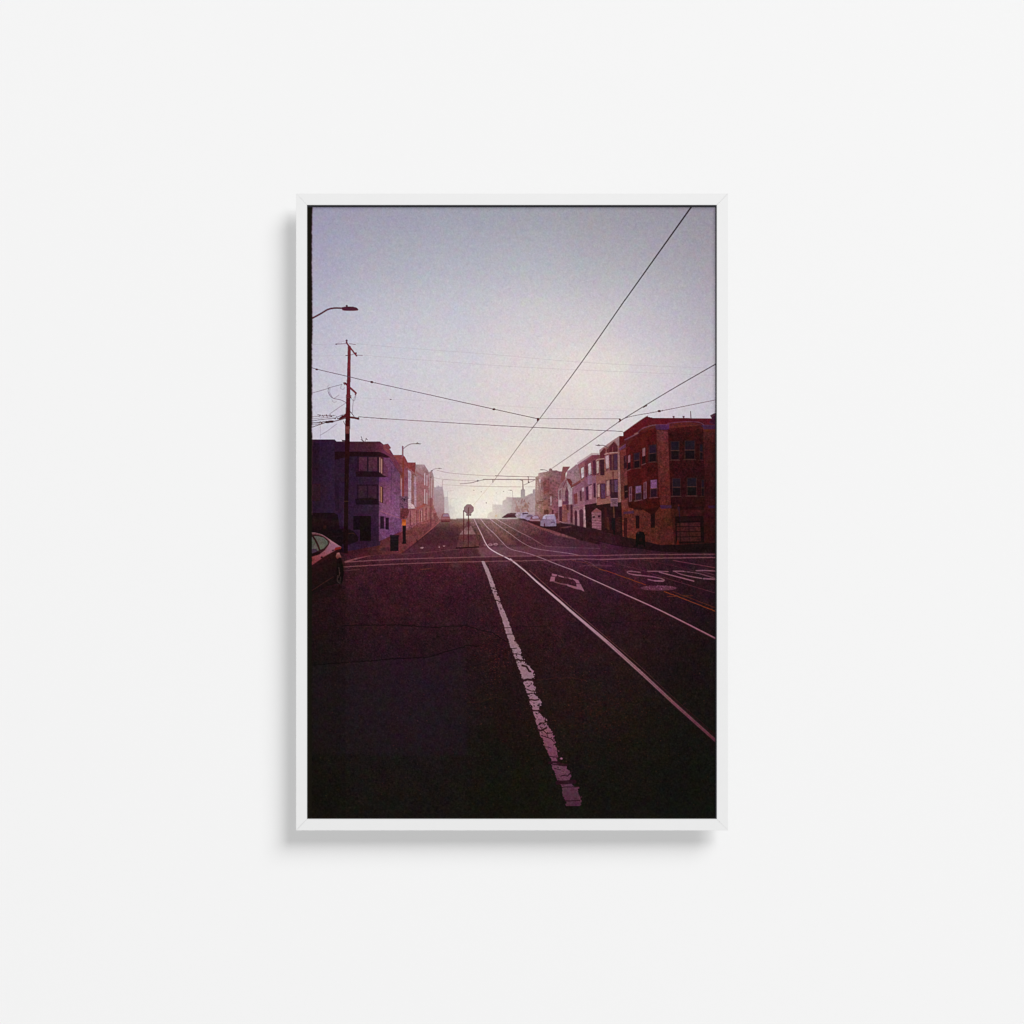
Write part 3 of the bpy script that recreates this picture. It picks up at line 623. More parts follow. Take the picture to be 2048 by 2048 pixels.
# house two
P("F 722,665 1000,480 1150,470 1180,560 1080,620 1092,1440 880,1460 860,1000 790,980 740,700", (142, 88, 108), 1, tex=.05)
P("F 860,620 1000,500 1150,478 1160,570 1080,600 1080,880 880,900", (122, 58, 70), .8, tex=.05); P("F 740,690 860,610 875,960 800,985", (150, 92, 92), .6)
P("F 716,632 1000,442 1152,444 1152,470 1000,478 728,668", (184, 160, 162), 1)
for s, c in [("F 786,735 848,700 856,920 798,965", (88, 40, 56)), ("F 794,742 846,710 852,900 804,945", (198, 180, 186)), ("F 925,655 988,618 1000,850 938,885", (92, 44, 60)), ("F 932,660 984,628 996,840 942,876", (192, 172, 178)),
             ("F 870,700 905,680 915,900 880,915", (112, 50, 66)), ("F 1022,592 1082,572 1086,875 1030,860", (82, 36, 54)), ("F 920,890 1000,870 1010,1030 925,1060", (150, 104, 134)), ("F 884,1095 932,1086 938,1350 892,1358", (66, 30, 52)),
             ("F 944,1062 1002,1040 1004,1332 950,1345", (172, 126, 138)), ("F 944,1062 1002,1040 1002,1060 946,1082", (76, 36, 54)), ("F 1032,1030 1076,1024 1082,1312 1040,1300", (70, 32, 52)), ("F 860,1000 884,990 890,1380 866,1390", (126, 72, 92))]:
    P(s, c, .95, tex=.05)
Ln("F 804,850 852,825", .8, (150, 110, 120), .7); Ln("F 940,860 998,820", 1.0, (104, 56, 74), .8)
# house three (warm)
P("F 1152,442 1150,385 1250,310 1420,190 1530,118 1560,135 1580,1390 1360,1420 1095,1445 1082,600 1160,560", ("F 1200,600", (146, 88, 88), "F 1500,1300", (146, 86, 86)), 1, tex=.06)
P("F 1150,440 1150,382 1250,310 1420,190 1532,118 1534,180 1440,215 1300,330 1240,345 1170,430", (170, 132, 134), .95)
P("F 1155,450 1240,340 1275,385 1265,440 1240,560 1160,555", (100, 40, 50), .95, tex=.06)
P("F 1285,392 1425,218 1500,310 1502,432 1300,440", (92, 36, 46), .95, tex=.06); Ln("F 1405,330 1405,440", 1.6, (132, 76, 78), .9)
P("F 1500,300 1450,215 1530,150 1535,300", (164, 128, 134), .9)
Ln("F 1085,600 1110,568 1240,552", 1.6, (184, 140, 136), .9); Ln("F 1250,470 1330,445 1505,430", 1.6, (190, 148, 144), .9)
for s, c in [("F 1082,605 1150,580 1152,835 1095,880", (110, 56, 66)), ("F 1090,612 1136,590 1140,820 1100,840", (188, 160, 156)), ("F 1155,575 1242,566 1248,872 1165,874", (62, 26, 42)), ("F 1258,500 1335,475 1340,745 1275,800", (104, 48, 60)), ("F 1264,505 1330,480 1334,735 1278,745", (182, 150, 156)),
             ("F 1342,475 1502,455 1506,772 1352,776", (78, 34, 50)), ("F 1430,475 1498,462 1502,760 1440,765", (84, 50, 78)), ("F 1385,480 1410,475 1412,765 1390,765", (112, 64, 70)), ("F 1090,895 1250,880 1270,800 1502,780 1505,940 1270,955 1155,1020 1095,1035", (152, 94, 90)),
             ("F 1398,800 1430,795 1432,950 1402,950", (120, 56, 60)), ("F 1098,1050 1155,1035 1155,1300 1105,1335", (90, 42, 56)), ("F 1112,1060 1155,1045 1156,1290 1116,1300", (182, 142, 136)), ("F 1160,1035 1262,1028 1266,1328 1170,1332", (60, 26, 40)), ("F 1180,1050 1255,1042 1258,1320 1188,1322", (92, 56, 84)),
             ("F 1268,975 1345,960 1350,1280 1275,1290", (92, 42, 54)), ("F 1285,985 1340,970 1344,1275 1290,1275", (172, 128, 124)), ("F 1350,952 1506,944 1510,1312 1360,1316", (56, 24, 40)), ("F 1380,965 1425,962 1430,1200 1385,1200", (92, 50, 66)), ("F 1438,965 1502,960 1504,1200 1446,1200", (108, 70, 110)),
             ("F 1095,1340 1270,1330 1360,1290 1360,1400 1220,1435 1100,1445", (150, 94, 92)), ("F 1504,440 1560,400 1582,1390 1520,1392", (168, 116, 116))]:
    P(s, c, .95, tex=.05)
Ln("F 1562,400 1584,1395", 1.1, (78, 32, 40), .9); Ln("F 1590,500 1600,1400", 1, (150, 80, 86), .4)
P("F 868,1445 1095,1410 1095,1448 1360,1415 1590,1390 1612,1932 H 490,990 280,940 200,925 0,880 F 890,1890", (46, 19, 24), 1, tex=.1)
P("F 1000,1585 1090,1512 1182,1562 1188,1935 1008,1895", (146, 90, 108), 1, tex=.07)
for y in (1590, 1640, 1700, 1750, 1800, 1850, 1900): Ln(f"F 1005,{y-6} 1185,{y+6}", 1.0, (96, 48, 64), .85)
P("F 1018,1665 1065,1660 1065,1695 1020,1700", (54, 24, 40), .9); P("F 1115,1650 1170,1650 1172,1690 1118,1690", (54, 24, 40), .9); P("F 1010,1585 1090,1520 1175,1560 1180,1580", (134, 72, 82), .9)
P("F 1245,1500 1290,1500 1300,1900 1250,1890", (66, 26, 26), .8); P("F 1290,1680 1330,1680 1350,1932 1300,1920", (96, 48, 36), .6, soft=.6)
for k in range(9): Ln(f"H {392+k},{720+k*24} {455},{705+k*24}", 1.0, (98, 48, 44), .6)
P("F 1365,1325 1506,1320 1502,1472 1366,1478", (134, 88, 110), 1, tex=.06); Ln("F 1368,1328 1504,1324", 1.0, (176, 134, 150), .8)
for s in ["F 1400,1410 1425,1405", "F 1435,1400 1445,1425", "F 1455,1405 1470,1420", "F 1385,1350 1480,1346", "F 1390,1375 1485,1372"]: Ln(s, 1.1, (66, 30, 50), .85)
Ln("F 1426,1480 1432,1700", 2.4, (104, 58, 52), .9); P("F 1378,1700 1452,1700 1456,1932 1385,1932", (26, 20, 22)); Ln("H 355,860 368,1050", 4.0, (24, 16, 20))
# street lamp on the right
Ln("F 1165,292 1230,296 1280,318 1320,350", 1.4, (112, 82, 88)); P("F 1060,292 1110,286 1135,274 1150,282 1175,292 1160,308 1110,306", (116, 94, 100)); Ln("E 1155,462 1120,446 1080,440 1050,444", 1.1, (136, 116, 118)); El("E 1065,441", 3, 1, (120, 100, 104))
Ln("F 1322,350 1326,440", 1.8, (120, 66, 66), .6)

# ---- parked cars and verge on the right
P("E 700,1165 860,1215 1050,1300 1300,1395 1600,1480 1932,1560 1932,1340 1700,1300 1500,1250 1300,1240 1040,1230 900,1170", (50, 21, 30), .95, soft=.8, tex=.1)
P("E 1330,1300 1500,1275 1520,1290 1400,1312", (124, 72, 78), .7, soft=.6)
P("E 820,1222 860,1222 1040,1290 1180,1330 1330,1380 1590,1468 1560,1476 1300,1420 1180,1370 1000,1300", (132, 76, 86), .85, soft=.6, tex=.08)
P("E 468,1158 500,1130 560,1092 620,1082 680,1085 700,1100 690,1155", (72, 34, 50)); P("E 560,1096 660,1088 670,1105 545,1115", (98, 62, 80), .8)
P("E 668,1118 690,1080 730,1072 760,1078 770,1130 740,1160 700,1150", (168, 142, 156), 1, tex=.08)
P("E 740,1160 752,1105 790,1075 860,1072 876,1100 850,1130 830,1168 770,1165", (162, 142, 168), 1, tex=.06); P("E 775,1090 800,1080 860,1080 868,1098 780,1108", (70, 40, 68), .9)
P("E 812,1172 832,1125 880,1105 930,1110 948,1140 920,1190 850,1192", (146, 124, 148), 1, tex=.05); P("E 845,1125 890,1112 925,1120 915,1140 850,1145", (98, 74, 102), .8)
P("E 884,1200 905,1148 950,1120 1010,1124 1040,1160 1062,1178 1060,1240 900,1228", (120, 74, 92), 1, tex=.06); P("E 925,1150 955,1128 1005,1130 1025,1165 930,1172", (168, 148, 170), .9); Ln("E 890,1190 1040,1192", 1.6, (186, 150, 164), .8); P("E 880,1205 1060,1215 1060,1250 900,1235", (56, 22, 34), .9)
P("E 1046,1275 1048,1205 1085,1165 1092,1130 1110,1115 1240,1114 1270,1130 1280,1190 1282,1278 1200,1284 1130,1292", (142, 118, 152), 1, tex=.05)
P("E 1075,1170 1092,1132 1118,1122 1128,1175", (180, 166, 196), .9); P("E 1135,1130 1255,1128 1262,1175 1138,1178", (170, 146, 184), .8); P("E 1205,1215 1260,1215 1260,1232 1208,1232", (96, 58, 104), .8); P("E 1095,1240 1118,1240 1120,1292 1098,1292", (80, 40, 66), .9); Ln("E 1115,1120 1250,1112", 1.3, (206, 190, 208), .8)
for x in (1130, 1165, 1200, 1240): P(f"E {x},1118 {x+8},1104 {x+18},1118", (196, 176, 196), .9)
P("E 1040,1285 1290,1285 1310,1300 1100,1310", (36, 14, 22), .9, soft=.6)

# ---- brick corner building
P("G 165,632 232,628 232,570 640,285 760,315 1790,322 1795,280 1765,270 1835,232 1872,232 H 1880,1085 1260,1112 1060,1117 600,1012 485,988 465,480 G 165,820", (100, 38, 38), 1, tex=.08)
P("G 165,632 232,628 232,570 640,285 760,315 1872,322 1872,460 1640,440 1400,385 1030,410 800,430 640,450 520,540 265,700 165,822", ("G 300,600", (104, 26, 36), "G 1400,350", (88, 22, 38)), 1, tex=.07)
Ln("G 232,572 640,288 760,316 1780,323", 1.0, (124, 40, 46), .6)
P("G 1760,270 1835,230 1872,232 1872,440 1740,400 1790,320", (66, 28, 60), .95, tex=.1); P("G 1770,282 1830,240 1855,262 1800,300", (100, 66, 84), .7)
P("G 180,885 285,850 305,1250 325,1932 215,1932 195,1300", (130, 60, 64), 1, tex=.1)
P("G 280,860 530,560 810,490 835,1000 870,1840 580,1932 320,1870 300,1200", ("G 350,1100", (100, 26, 30), "G 800,1500", (80, 22, 24)), 1, tex=.12)
P("G 540,600 620,600 640,860 560,860", (118, 36, 30), .5, soft=2); P("G 380,600 540,560 550,1800 400,1800", (74, 20, 26), .35, soft=2); P("G 545,1200 650,1200 650,1480 560,1480", (112, 32, 30), .4, soft=2)
P("G 1020,500 1640,440 1650,1000 1720,1850 1070,1850 1040,1000", ("G 1040,800", (74, 22, 26), "G 1600,1400", (60, 18, 26)), 1, tex=.14)
P("G 815,520 1020,560 1030,900 1045,1300 1072,1870 872,1870 838,1000", ("G 830,700", (126, 56, 62), "G 1000,1700", (108, 44, 44)), 1, tex=.12)
P("G 1645,560 1872,570 1872,1932 1700,1932", ("G 1650,600", (92, 36, 44), "G 1860,1600", (62, 20, 28)), 1, tex=.12)
P("G 805,430 1042,430 1040,505 1000,520 820,520 800,480", (86, 42, 88), 1, tex=.06); Ln("G 805,432 1042,432", 1.0, (120, 68, 106), .9); Ln("G 815,520 1015,522", 1.0, (62, 22, 50), .8)
P("G 1600,450 1635,435 1872,435 1872,505 1650,515 1640,480", (72, 34, 78), 1, tex=.06); Ln("G 1635,438 1872,436", .9, (108, 58, 92), .8)
P("G 150,858 275,772 278,826 180,888", (118, 64, 108), 1); Ln("G 152,858 275,775", 1.0, (150, 96, 130), .8)
Ln("G 265,697 380,640 460,600 500,575", 2.2, (136, 84, 110), .95); Ln("G 500,560 570,500 650,470 720,450 810,435", 2.0, (122, 70, 96), .95); Ln("G 1010,412 1260,382 1540,384 1650,432", 1.6, (112, 60, 92), .95)
P("G 420,590 490,560 500,590 440,610", (176, 124, 116), .8)
for k in range(26):
    x = 270 + k * 21; y = 712 - (x - 270) * .48 if x < 660 else 500 - (x - 660) * .28
    R("G", x, y + 2, x + 9, y + 20, (70, 26, 50), .8)
for k in range(22): R("G", 1050 + k * 27, 412 + abs(k - 11) * 1.6, 1062 + k * 27, 432 + abs(k - 11) * 1.6, (70, 26, 58), .7)
for x, t, b, w in [(1120, 285, 315, 26), (1296, 285, 315, 26)]:
    R("G", x - w / 2, t, x + w / 2, b + 6, (110, 76, 92)); R("G", x - w / 2 - 8, t - 4, x + w / 2 + 8, t + 6, (96, 60, 76))
Ln("G 1420,200 1424,320", 1.6, (104, 58, 68))
def sash(z, l, t, r, b, dt=0, up=(44, 28, 54), lo=(34, 18, 28), fr=(106, 66, 70), mid=.5, fa=.85):
    """double-hung window; dt = how much the right side is higher"""
    P(f"{z} {l-10},{t-8} {r+8},{t-8-dt} {r+10},{b+12-dt} {l-12},{b+12}", (50, 16, 22), .7)
    P(f"{z} {l},{t} {r},{t-dt} {r},{b-dt} {l},{b}", fr, fa * .55)
    q = 12; mm = t + (b - t) * mid
    P(f"{z} {l+q},{t+8} {r-q},{t+8-dt} {r-q},{mm-6-dt} {l+q},{mm-6}", up, 1, tex=.06)
    P(f"{z} {l+q},{mm+8} {r-q},{mm+8-dt} {r-q},{b-10-dt} {l+q},{b-10}", lo, 1, tex=.06)
    Ln(f"{z} {l+4},{mm} {r-4},{mm-dt}", 1.0, fr, fa); Ln(f"{z} {l-14},{b+6} {r+10},{b+6-dt}", 1.3, fr, fa)
sash('G', 1068, 722, 1222, 1052, 0, fa=.9); sash('G', 1312, 712, 1500, 1042, 0); sash('G', 1572, 770, 1640, 1050, -6, fa=.6)
sash('G', 1092, 1372, 1248, 1690, 0); sash('G', 1350, 1362, 1530, 1682, 0, lo=(30, 20, 24)); sash('G', 1602, 1390, 1665, 1690, -6, fa=.55)
vp = (148, 98, 152)
sash('G', 416, 935, 530, 1205, 18, up=(56, 34, 60)); sash('G', 682, 792, 822, 1095, 16, up=(54, 30, 54)); sash('G', 442, 1512, 558, 1768, 14, up=vp, lo=(58, 30, 50), fr=(150, 96, 112)); sash('G', 708, 1402, 836, 1716, 12, up=vp, lo=(48, 26, 46), fr=(146, 94, 110))
for l, t, r, b, bright in [(565, 850, 626, 1135, 1), (312, 975, 365, 1235, 1)]:
    P(f"G {l},{t} {r},{t-22} {r},{b-22} {l},{b}", (46, 18, 26), .95); P(f"G {l+8},{t+2} {r-6},{t-16} {r-6},{(t+b)//2-16} {l+8},{(t+b)//2}", (170, 112, 128), .95); Ln(f"G {l-6},{b+6} {r+4},{b-22}", 1.2, (146, 92, 100), .9)
for l, t, r, b in [(592, 1450, 645, 1745), (335, 1530, 388, 1795)]:
    P(f"G {l},{t} {r},{t-20} {r},{b-20} {l},{b}", (150, 92, 118), .9); P(f"G {l+14},{t+10} {r-18},{t} {r-18},{b-150} {l+14},{b-140}", (74, 34, 52), .9); P(f"G {l+14},{b-120} {r-14},{b-132} {r-14},{b-36} {l+14},{b-20}", (104, 46, 72), .9)
P("G 240,985 296,965 300,1190 246,1215", (58, 22, 36), .95); P("G 262,985 290,975 292,1070 266,1080", (116, 64, 82), .7); Ln("G 246,1095 298,1080", 1, (110, 60, 72), .8)
P("G 248,1505 312,1490 318,1720 256,1740", (40, 16, 26), .95); Ln("G 270,1606 305,1600", 1.2, (140, 96, 106), .9); Ln("G 256,1735 318,1718", 1.0, (120, 60, 62), .8)
# ground floor
P("H 480,600 570,560 760,590 1040,550 1200,530 1270,600 1275,1112 1060,1117 600,1012 488,988", ("H 560,700", (126, 54, 52), "H 1200,1100", (98, 42, 40)), 1, tex=.13)
P("H 1200,570 1720,570 1880,560 1880,1085 1260,1112", ("H 1250,600", (84, 32, 32), "H 1850,900", (58, 18, 26)), 1, tex=.12)
P("H 1700,440 1880,440 1880,1085 1700,1075", (74, 24, 30), .7, tex=.1); P("H 1200,400 1710,400 1720,560 1200,580", (56, 18, 22), .9, tex=.12); P("H 1340,545 1700,545 1700,590 1340,590", (40, 13, 18), .7, soft=1)
P("H 575,492 640,480 830,440 1035,408 1045,540 960,600 870,640 800,585 640,572 580,555", ("H 650,520", (66, 18, 20), "H 900,480", (84, 24, 24)), .97, tex=.12)
P("H 790,590 1040,540 1010,590 960,650 900,660 850,620", (56, 16, 18), .9, soft=.6); P("H 640,560 790,570 780,600 650,590", (50, 16, 22), .7, soft=.6)
P("H 498,622 650,606 655,645 500,656", (92, 48, 88), .9, tex=.08); P("H 1040,525 1210,522 1218,566 1060,576", (84, 42, 92), .95, tex=.08); P("H 1755,530 1880,526 1880,566 1770,570", (66, 32, 84), .9)
for s in ["H 678,680 736,676 738,866 682,870", "H 905,660 968,640 968,858 908,862"]: P(s, (42, 15, 20), .97)
P("H 503,718 552,712 552,1000 506,990", (56, 18, 24), .95); P("H 515,730 540,728 540,985 517,980", (82, 30, 30), .6)
P("H 1268,690 1690,684 1700,1078 1276,1098", (36, 15, 18), .97, tex=.1)
P("H 1290,790 1640,775 1650,1058 1300,1066", (86, 38, 44), .95, tex=.1); P("H 1340,705 1640,700 1640,755 1340,760", (54, 24, 26), .8)
for y in (765, 838, 914, 992): Ln(f"H 1285,{y+4} 1655,{y}", 1.5, (34, 12, 18), .9)
Ln("H 1470,700 1478,1060", 1.2, (40, 14, 20), .8); P("H 1590,1020 1640,1015 1640,1045 1592,1048", (46, 20, 24), .7)
Ln("H 1326,560 1338,760", 2.0, (58, 30, 62), .9); Ln("H 1336,700 1345,1090", 1.6, (36, 14, 22), .9); P("H 1300,560 1318,535 1340,555 1335,600 1302,600", (66, 34, 60), .8); El("H 1320,525", 1.4, 2, (120, 34, 34), .7)
P("H 1282,1118 1300,1040 1312,1040 1335,1118", (124, 36, 34), .9, soft=.4)
# right pavement, letter box
P("H 0,930 200,930 480,988 600,1012 1060,1117 1260,1112 1880,1085 1880,1222 1300,1222 1100,1212 800,1168 400,1118 150,1060 0,1010", ("H 200,1000", (54, 24, 32), "H 1500,1150", (38, 18, 24)), 1, tex=.1)
Ln("H 0,1012 150,1062 400,1122 800,1172 1180,1215 1880,1228", 1.2, (28, 12, 18), .8)
P("H 680,1142 680,960 700,925 750,910 800,925 820,970 826,1146 800,1146 796,1110 716,1110 712,1142", (22, 15, 18)); El("H 720,935", 2, 1.5, (84, 58, 64), .8); P("H 730,1010 780,1005 780,1060 735,1060", (48, 20, 24), .8)

# ---- foreground car (cropped by the border)
P("C 172,940 290,950 430,1030 605,1150 560,1225 610,1290 640,1420 648,1560 610,1700 540,1690 400,1730 172,1860", ("C 200,1450", (44, 17, 23), "C 400,1800", (26, 16, 18)), 1, tex=.05)
P("C 172,932 235,936 330,965 440,1035 545,1105 612,1142 605,1168 540,1186 350,1300 172,1420 172,1290 290,1255 372,1180 432,1100 422,1060 370,1000 260,962 172,958", ("C 480,1100", (190, 124, 146), "C 200,1380", (150, 66, 78)), 1, tex=.05)
P("C 440,1075 540,1110 590,1145 500,1170 380,1230 400,1160 440,1110", (186, 126, 150), .7, soft=.8)
P("C 172,962 262,962 372,1002 430,1070 425,1110 365,1195 280,1258 172,1290", (70, 26, 38), 1)
P("C 172,985 262,980 355,1008 408,1062 410,1100 352,1165 290,1188 172,1240", (124, 120, 120), 1, tex=.04)
P("C 172,1172 236,1172 262,1205 172,1240", (92, 58, 112), .9); P("C 172,1242 290,1210 300,1225 260,1262 172,1290", (34, 14, 20), .95)
Ln("C 186,980 245,1080 290,1190", 3.6, (72, 30, 42), 1); Ln("C 172,945 250,950 340,985 420,1045 445,1090", 1.5, (120, 54, 68), .9); Ln("C 172,936 240,940 335,968 440,1038 550,1110", 1.0, (206, 150, 160), .6)
P("C 525,1152 600,1140 608,1158 600,1172 540,1190 500,1195", (176, 44, 46), .95); P("C 470,1190 505,1182 500,1200 480,1206", (56, 26, 50), .9); El("C 320,1298", 2.2, 2.0, (40, 16, 24))
P("C 350,1290 540,1186 605,1172 560,1225 600,1250 480,1250 360,1330 172,1440 172,1418", (56, 18, 24), .9, soft=.6)
P("C 528,1290 545,1235 580,1225 615,1300 590,1310 560,1340", ("C 550,1240", (206, 134, 132), "C 540,1330", (96, 34, 40)), .9)
El("C 592,1520", 7.2, 24.0, (20, 12, 13), 1, ang=-.03); P("C 545,1330 590,1295 612,1330 600,1440 540,1440", (26, 14, 16), .95)
for s, w in [("C 575,1450 585,1530", 1.4), ("C 590,1530 570,1600", 1.4), ("C 560,1570 552,1640 575,1680", 1.5), ("C 600,1590 598,1690", 1.0), ("C 575,1640 590,1700", 1.2)]: Ln(s, w, (112, 84, 90), .5)
Ln("C 172,1795 330,1690 490,1590", 1.0, (82, 40, 38), .8); Ln("C 172,1450 420,1300", 1.0, (70, 26, 32), .6)
P("C 172,1850 400,1740 620,1700 650,1760 400,1900 172,1960", (26, 14, 18), .5, soft=3)

# ---- utility pole and its clutter of wires
th = (96, 70, 88)
for s, w, a in [("B 172,1085 400,1020 430,1005 620,955", 1.0, .8), ("B 430,1000 415,1060 450,1130 500,1165 600,1185 690,1230", 1.2, .8), ("B 445,1010 440,1080 480,1150", .9, .7), ("B 500,1165 580,1110", .9, .6), ("B 430,960 400,1000", .9, .4),
                ("B 620,955 600,1010 640,1030 660,1000", .9, .5), ("B 470,1180 500,1225 540,1210", .8, .4), ("B 690,1225 560,1310 440,1395", .9, .6), ("B 172,1440 300,1425 520,1418", 1.0, .7), ("B 172,1470 350,1450 500,1440", .9, .6),
                ("B 172,1500 330,1475 500,1460 620,1410", 1.2, .9), ("B 180,1530 300,1520 360,1512", 1.6, .9), ("B 180,1590 300,1550 360,1530", 1.4, .9), ("B 170,1560 330,1535", 1.0, .7), ("B 500,1505 600,1480 680,1455", 1.8, .9), ("B 300,1710 400,1650 540,1545", .9, .5),
                ("B 300,1560 300,1760", .8, .3), ("B 820,1120 790,1200 775,1380", .9, .6), ("B 745,1360 800,1430", 1.3, .9), ("B 750,1150 800,1200 830,1120", .9, .6), ("B 640,1500 670,1560", 1.2, .8), ("B 600,1450 640,1400", 1.0, .8)]:
    Ln(s, w, th if w < 1.3 else (84, 28, 40), a)
P("B 355,1515 380,1500 480,1490 510,1500 490,1522 380,1535", (62, 16, 26)); P("B 560,1470 620,1420 690,1405 690,1440 640,1460 600,1475", (76, 18, 28), .95)
for k in range(26):
    x = rj.uniform(260, 540); y = 1415 + rj.uniform(-12, 30); El(f"B {x},{y}", .8, .7, (80, 40, 56), .8)
for x, y in [(285, 1520), (300, 1515), (320, 1530), (390, 1412), (520, 1465), (560, 1465), (460, 1430)]: El(f"B {x},{y}", 1.6, 1.2, (80, 26, 38), .9)
P("S 695.3,692 701.2,692 700.4,800 699.9,850 697.6,930 696.4,1000 695.3,1107 686.3,1107 688.2,1000 689.2,930 690.0,850 693.0,770", ("B 720,400", (108, 38, 48), "A 690,400", (70, 14, 22)), 1, tex=.06)
P("A 668,350 738,350 S 697.6,930 696.4,1000 695.3,1107 686.3,1107 688.2,1000 689.2,930", ("A 700,380", (62, 14, 20), "A 690,900", (36, 14, 18)), 1)
P("B 676,1578 736,1578 734,1688 672,1690", (128, 72, 84), .8); Ln("A 655,1357 712,1357", 1.0, (92, 60, 44), .8)
for y in (60, 130, 180, 210): Ln(f"C {690},{y} {692},{y+40}", .9, (70, 40, 34), .4)
P("B 665,1690 740,1690 735,1932 662,1932", (48, 12, 20), .7)
Ln("B 688,335 760,430 838,530", 3.1, (106, 36, 48)); Ln("B 690,300 692,335", 3.2, (98, 44, 60)); El("B 690,302", 2.2, 1.8, (82, 36, 52)); El("B 828,492", 2.0, 2.2, (110, 40, 52))
Ln("B 525,357 600,353 675,348", 1.5, (124, 100, 112), .9); El("B 538,357", 2.2, 1.1, (100, 76, 92)); Ln("B 730,350 822,362", 1.4, (120, 96, 110), .9); Ln("B 678,524 702,524", 1.8, (96, 60, 78)); Ln("B 845,520 925,522", 1.4, (120, 92, 106), .9)
Ln("B 540,345 600,325 690,300", .8, (150, 134, 146), .5); Ln("B 750,520 800,500", 1.3, (124, 88, 100), .8)
Ln("B 665,935 720,985 830,1085", 3.8, (104, 30, 42)); Ln("B 642,932 660,962", 1.3, (72, 34, 50)); P("B 665,925 690,935 700,960 670,950", (72, 28, 44)); El("B 822,1102", 1.6, 1.8, (90, 30, 40))
for y in (1120, 1138, 1152): Ln(f"B 684,{y} 756,{y+2}", 1.6, (92, 30, 42), .9)
Ln("B 742,1445 800,1452 862,1465", 3.9, (92, 20, 30)); El("B 862,1463", 2.2, 2.8, (84, 20, 30)); Ln("B 672,1400 640,1430 590,1470", 3.0, (84, 22, 32), .9)

# ---- near street lamp
lampc = (84, 28, 42)
Ln("M 155,490 270,428 350,380 430,360 548,361", 3.6, lampc, 1, w2=3.4)
P("M 540,346 600,338 680,340 730,353 752,376 744,388 690,393 620,395 560,390 540,380", (74, 28, 46)); El("M 600,329", 2.2, 1.8, (70, 32, 46)); Ln("M 545,388 640,394 740,390", 1.0, (130, 60, 70), .6)

# ---- overhead wires
wc = ("O 975,430", (46, 22, 28), "O 370,1250", (150, 128, 120))
Ln("S 1386,409 1250,600", 3.2, (34, 8, 16), 1, w2=2.3, smooth=False)
Ln("O 1277,-2 975,432 685,822", 2.3, ("O 1275,0", (36, 12, 18), "O 700,800", (92, 66, 70)), 1, w2=1.4)
Ln("O 685,822 560,985 370,1250", 1.4, ("O 685,822", (96, 72, 74), "O 370,1250", (150, 128, 116)), .95, w2=1.1)
Ln("O 370,1250 290,1345 230,1415", 1.0, (200, 184, 160), .6)
Ln("O 1905,440 1560,640 1240,836", 2.0, ("O 1905,440", (56, 26, 32), "O 1240,835", (90, 58, 62)), 1, w2=1.6)
Ln("O 1240,836 1000,1005 775,1160", 1.5, ("O 1240,836", (100, 74, 78), "O 780,1155", (150, 128, 128)), 1, w2=1.2)
Ln("B 172,708 300,742 700,835 1060,920 1932,1112", 1.3, (92, 68, 80), 1); Ln("O -69,654 80,688 370,752 680,820", 1.4, (96, 70, 76), 1)
Ln("O 680,818 960,818 1240,819", 1.0, (130, 104, 110), .9); Ln("O 1240,832 1320,802 1520,766 1905,688", 1.2, (112, 84, 94), .95)
Ln("B 870,1437 1250,1465 1932,1507 O 300,860 600,876 1260,906", 1.3, (112, 86, 98), .95); Ln("B 1200,1466 1290,1466", 1.6, (80, 54, 66), .8); Ln("B 840,1480 1400,1500", .8, (190, 160, 172), .4)
for s, a in [("B 172,362 520,358", .35), ("B 840,350 1400,400 1932,440 O 400,378 930,425 1500,455 1905,470", .42), ("B 172,535 640,522", .3), ("B 950,520 1400,560 1932,600 O 400,452 930,480 1905,520", .40), ("B 172,1180 680,1150 1345,1178 1932,1200 O 600,740 1240,762 1500,770", .28), ("O 0,822 600,848 1240,865", .22)]:
    Ln(s, .9, (150, 130, 140), a * .62)
El("B 1347,1178", 2.0, .9, (84, 60, 72))
for s, rx, ry in [("B 245,732", 3.0, 1.8), ("B 1065,920", 3.4, 2.2), ("O 372,753", 3.0, 2.2), ("O 1514,766", 3.6, 2.3), ("O 1418,731", 3.0, 1.1)]: El(s, rx, ry, (80, 22, 30), 1, ang=.2 if s[0] == 'B' else 0)
Ln("O 1405,740 1428,724", 2.0, (80, 26, 34)); El("B 1118,933", 1.8, 1.0, (90, 50, 60)); El("O 1535,762", 1.3, 1.0, (90, 40, 48))
P("O 668,812 684,812 682,832 672,840 668,828", (96, 26, 32)); P("O 1232,818 1246,816 1252,834 1236,845 1228,840 1238,832", (96, 22, 28))
# far span wires
for s, w, c, a in [("D 700,600 900,640 1250,668 1590,684 1932,690", 1.0, (150, 124, 126), .7), ("E 380,530 600,538 965,548", 1.1, (128, 100, 104), .85), ("D 560,690 640,705 700,718 800,735 900,740 1060,750 1290,752", .9, (160, 134, 136), .7), ("D 780,812 1100,828 1500,840 1932,845", .9, (160, 140, 134), .6),
                   ("D 1040,800 1200,785 1300,760 1400,737", 1.2, (120, 96, 98), .85), ("E 200,586 500,586 965,588", 1.7, (110, 78, 84), .9), ("E 745,590 775,605", 1.2, (110, 84, 88), .9), ("E 0,640 110,610", 1.1, (120, 96, 98), .7), ("E 0,685 500,694 960,695", .9, (168, 148, 138), .6),
                   ("E 340,590 340,630", 1.6, (110, 88, 90), .9), ("E 870,545 868,625", 1.4, (110, 84, 88), .9), ("E 800,670 960,595", 1.1, (130, 100, 104), .8), ("E 783,600 790,725", 1.6, (126, 102, 104), .9), ("D 640,730 760,820", .8, (180, 160, 160), .4)]:
    Ln(s, w, c, a)
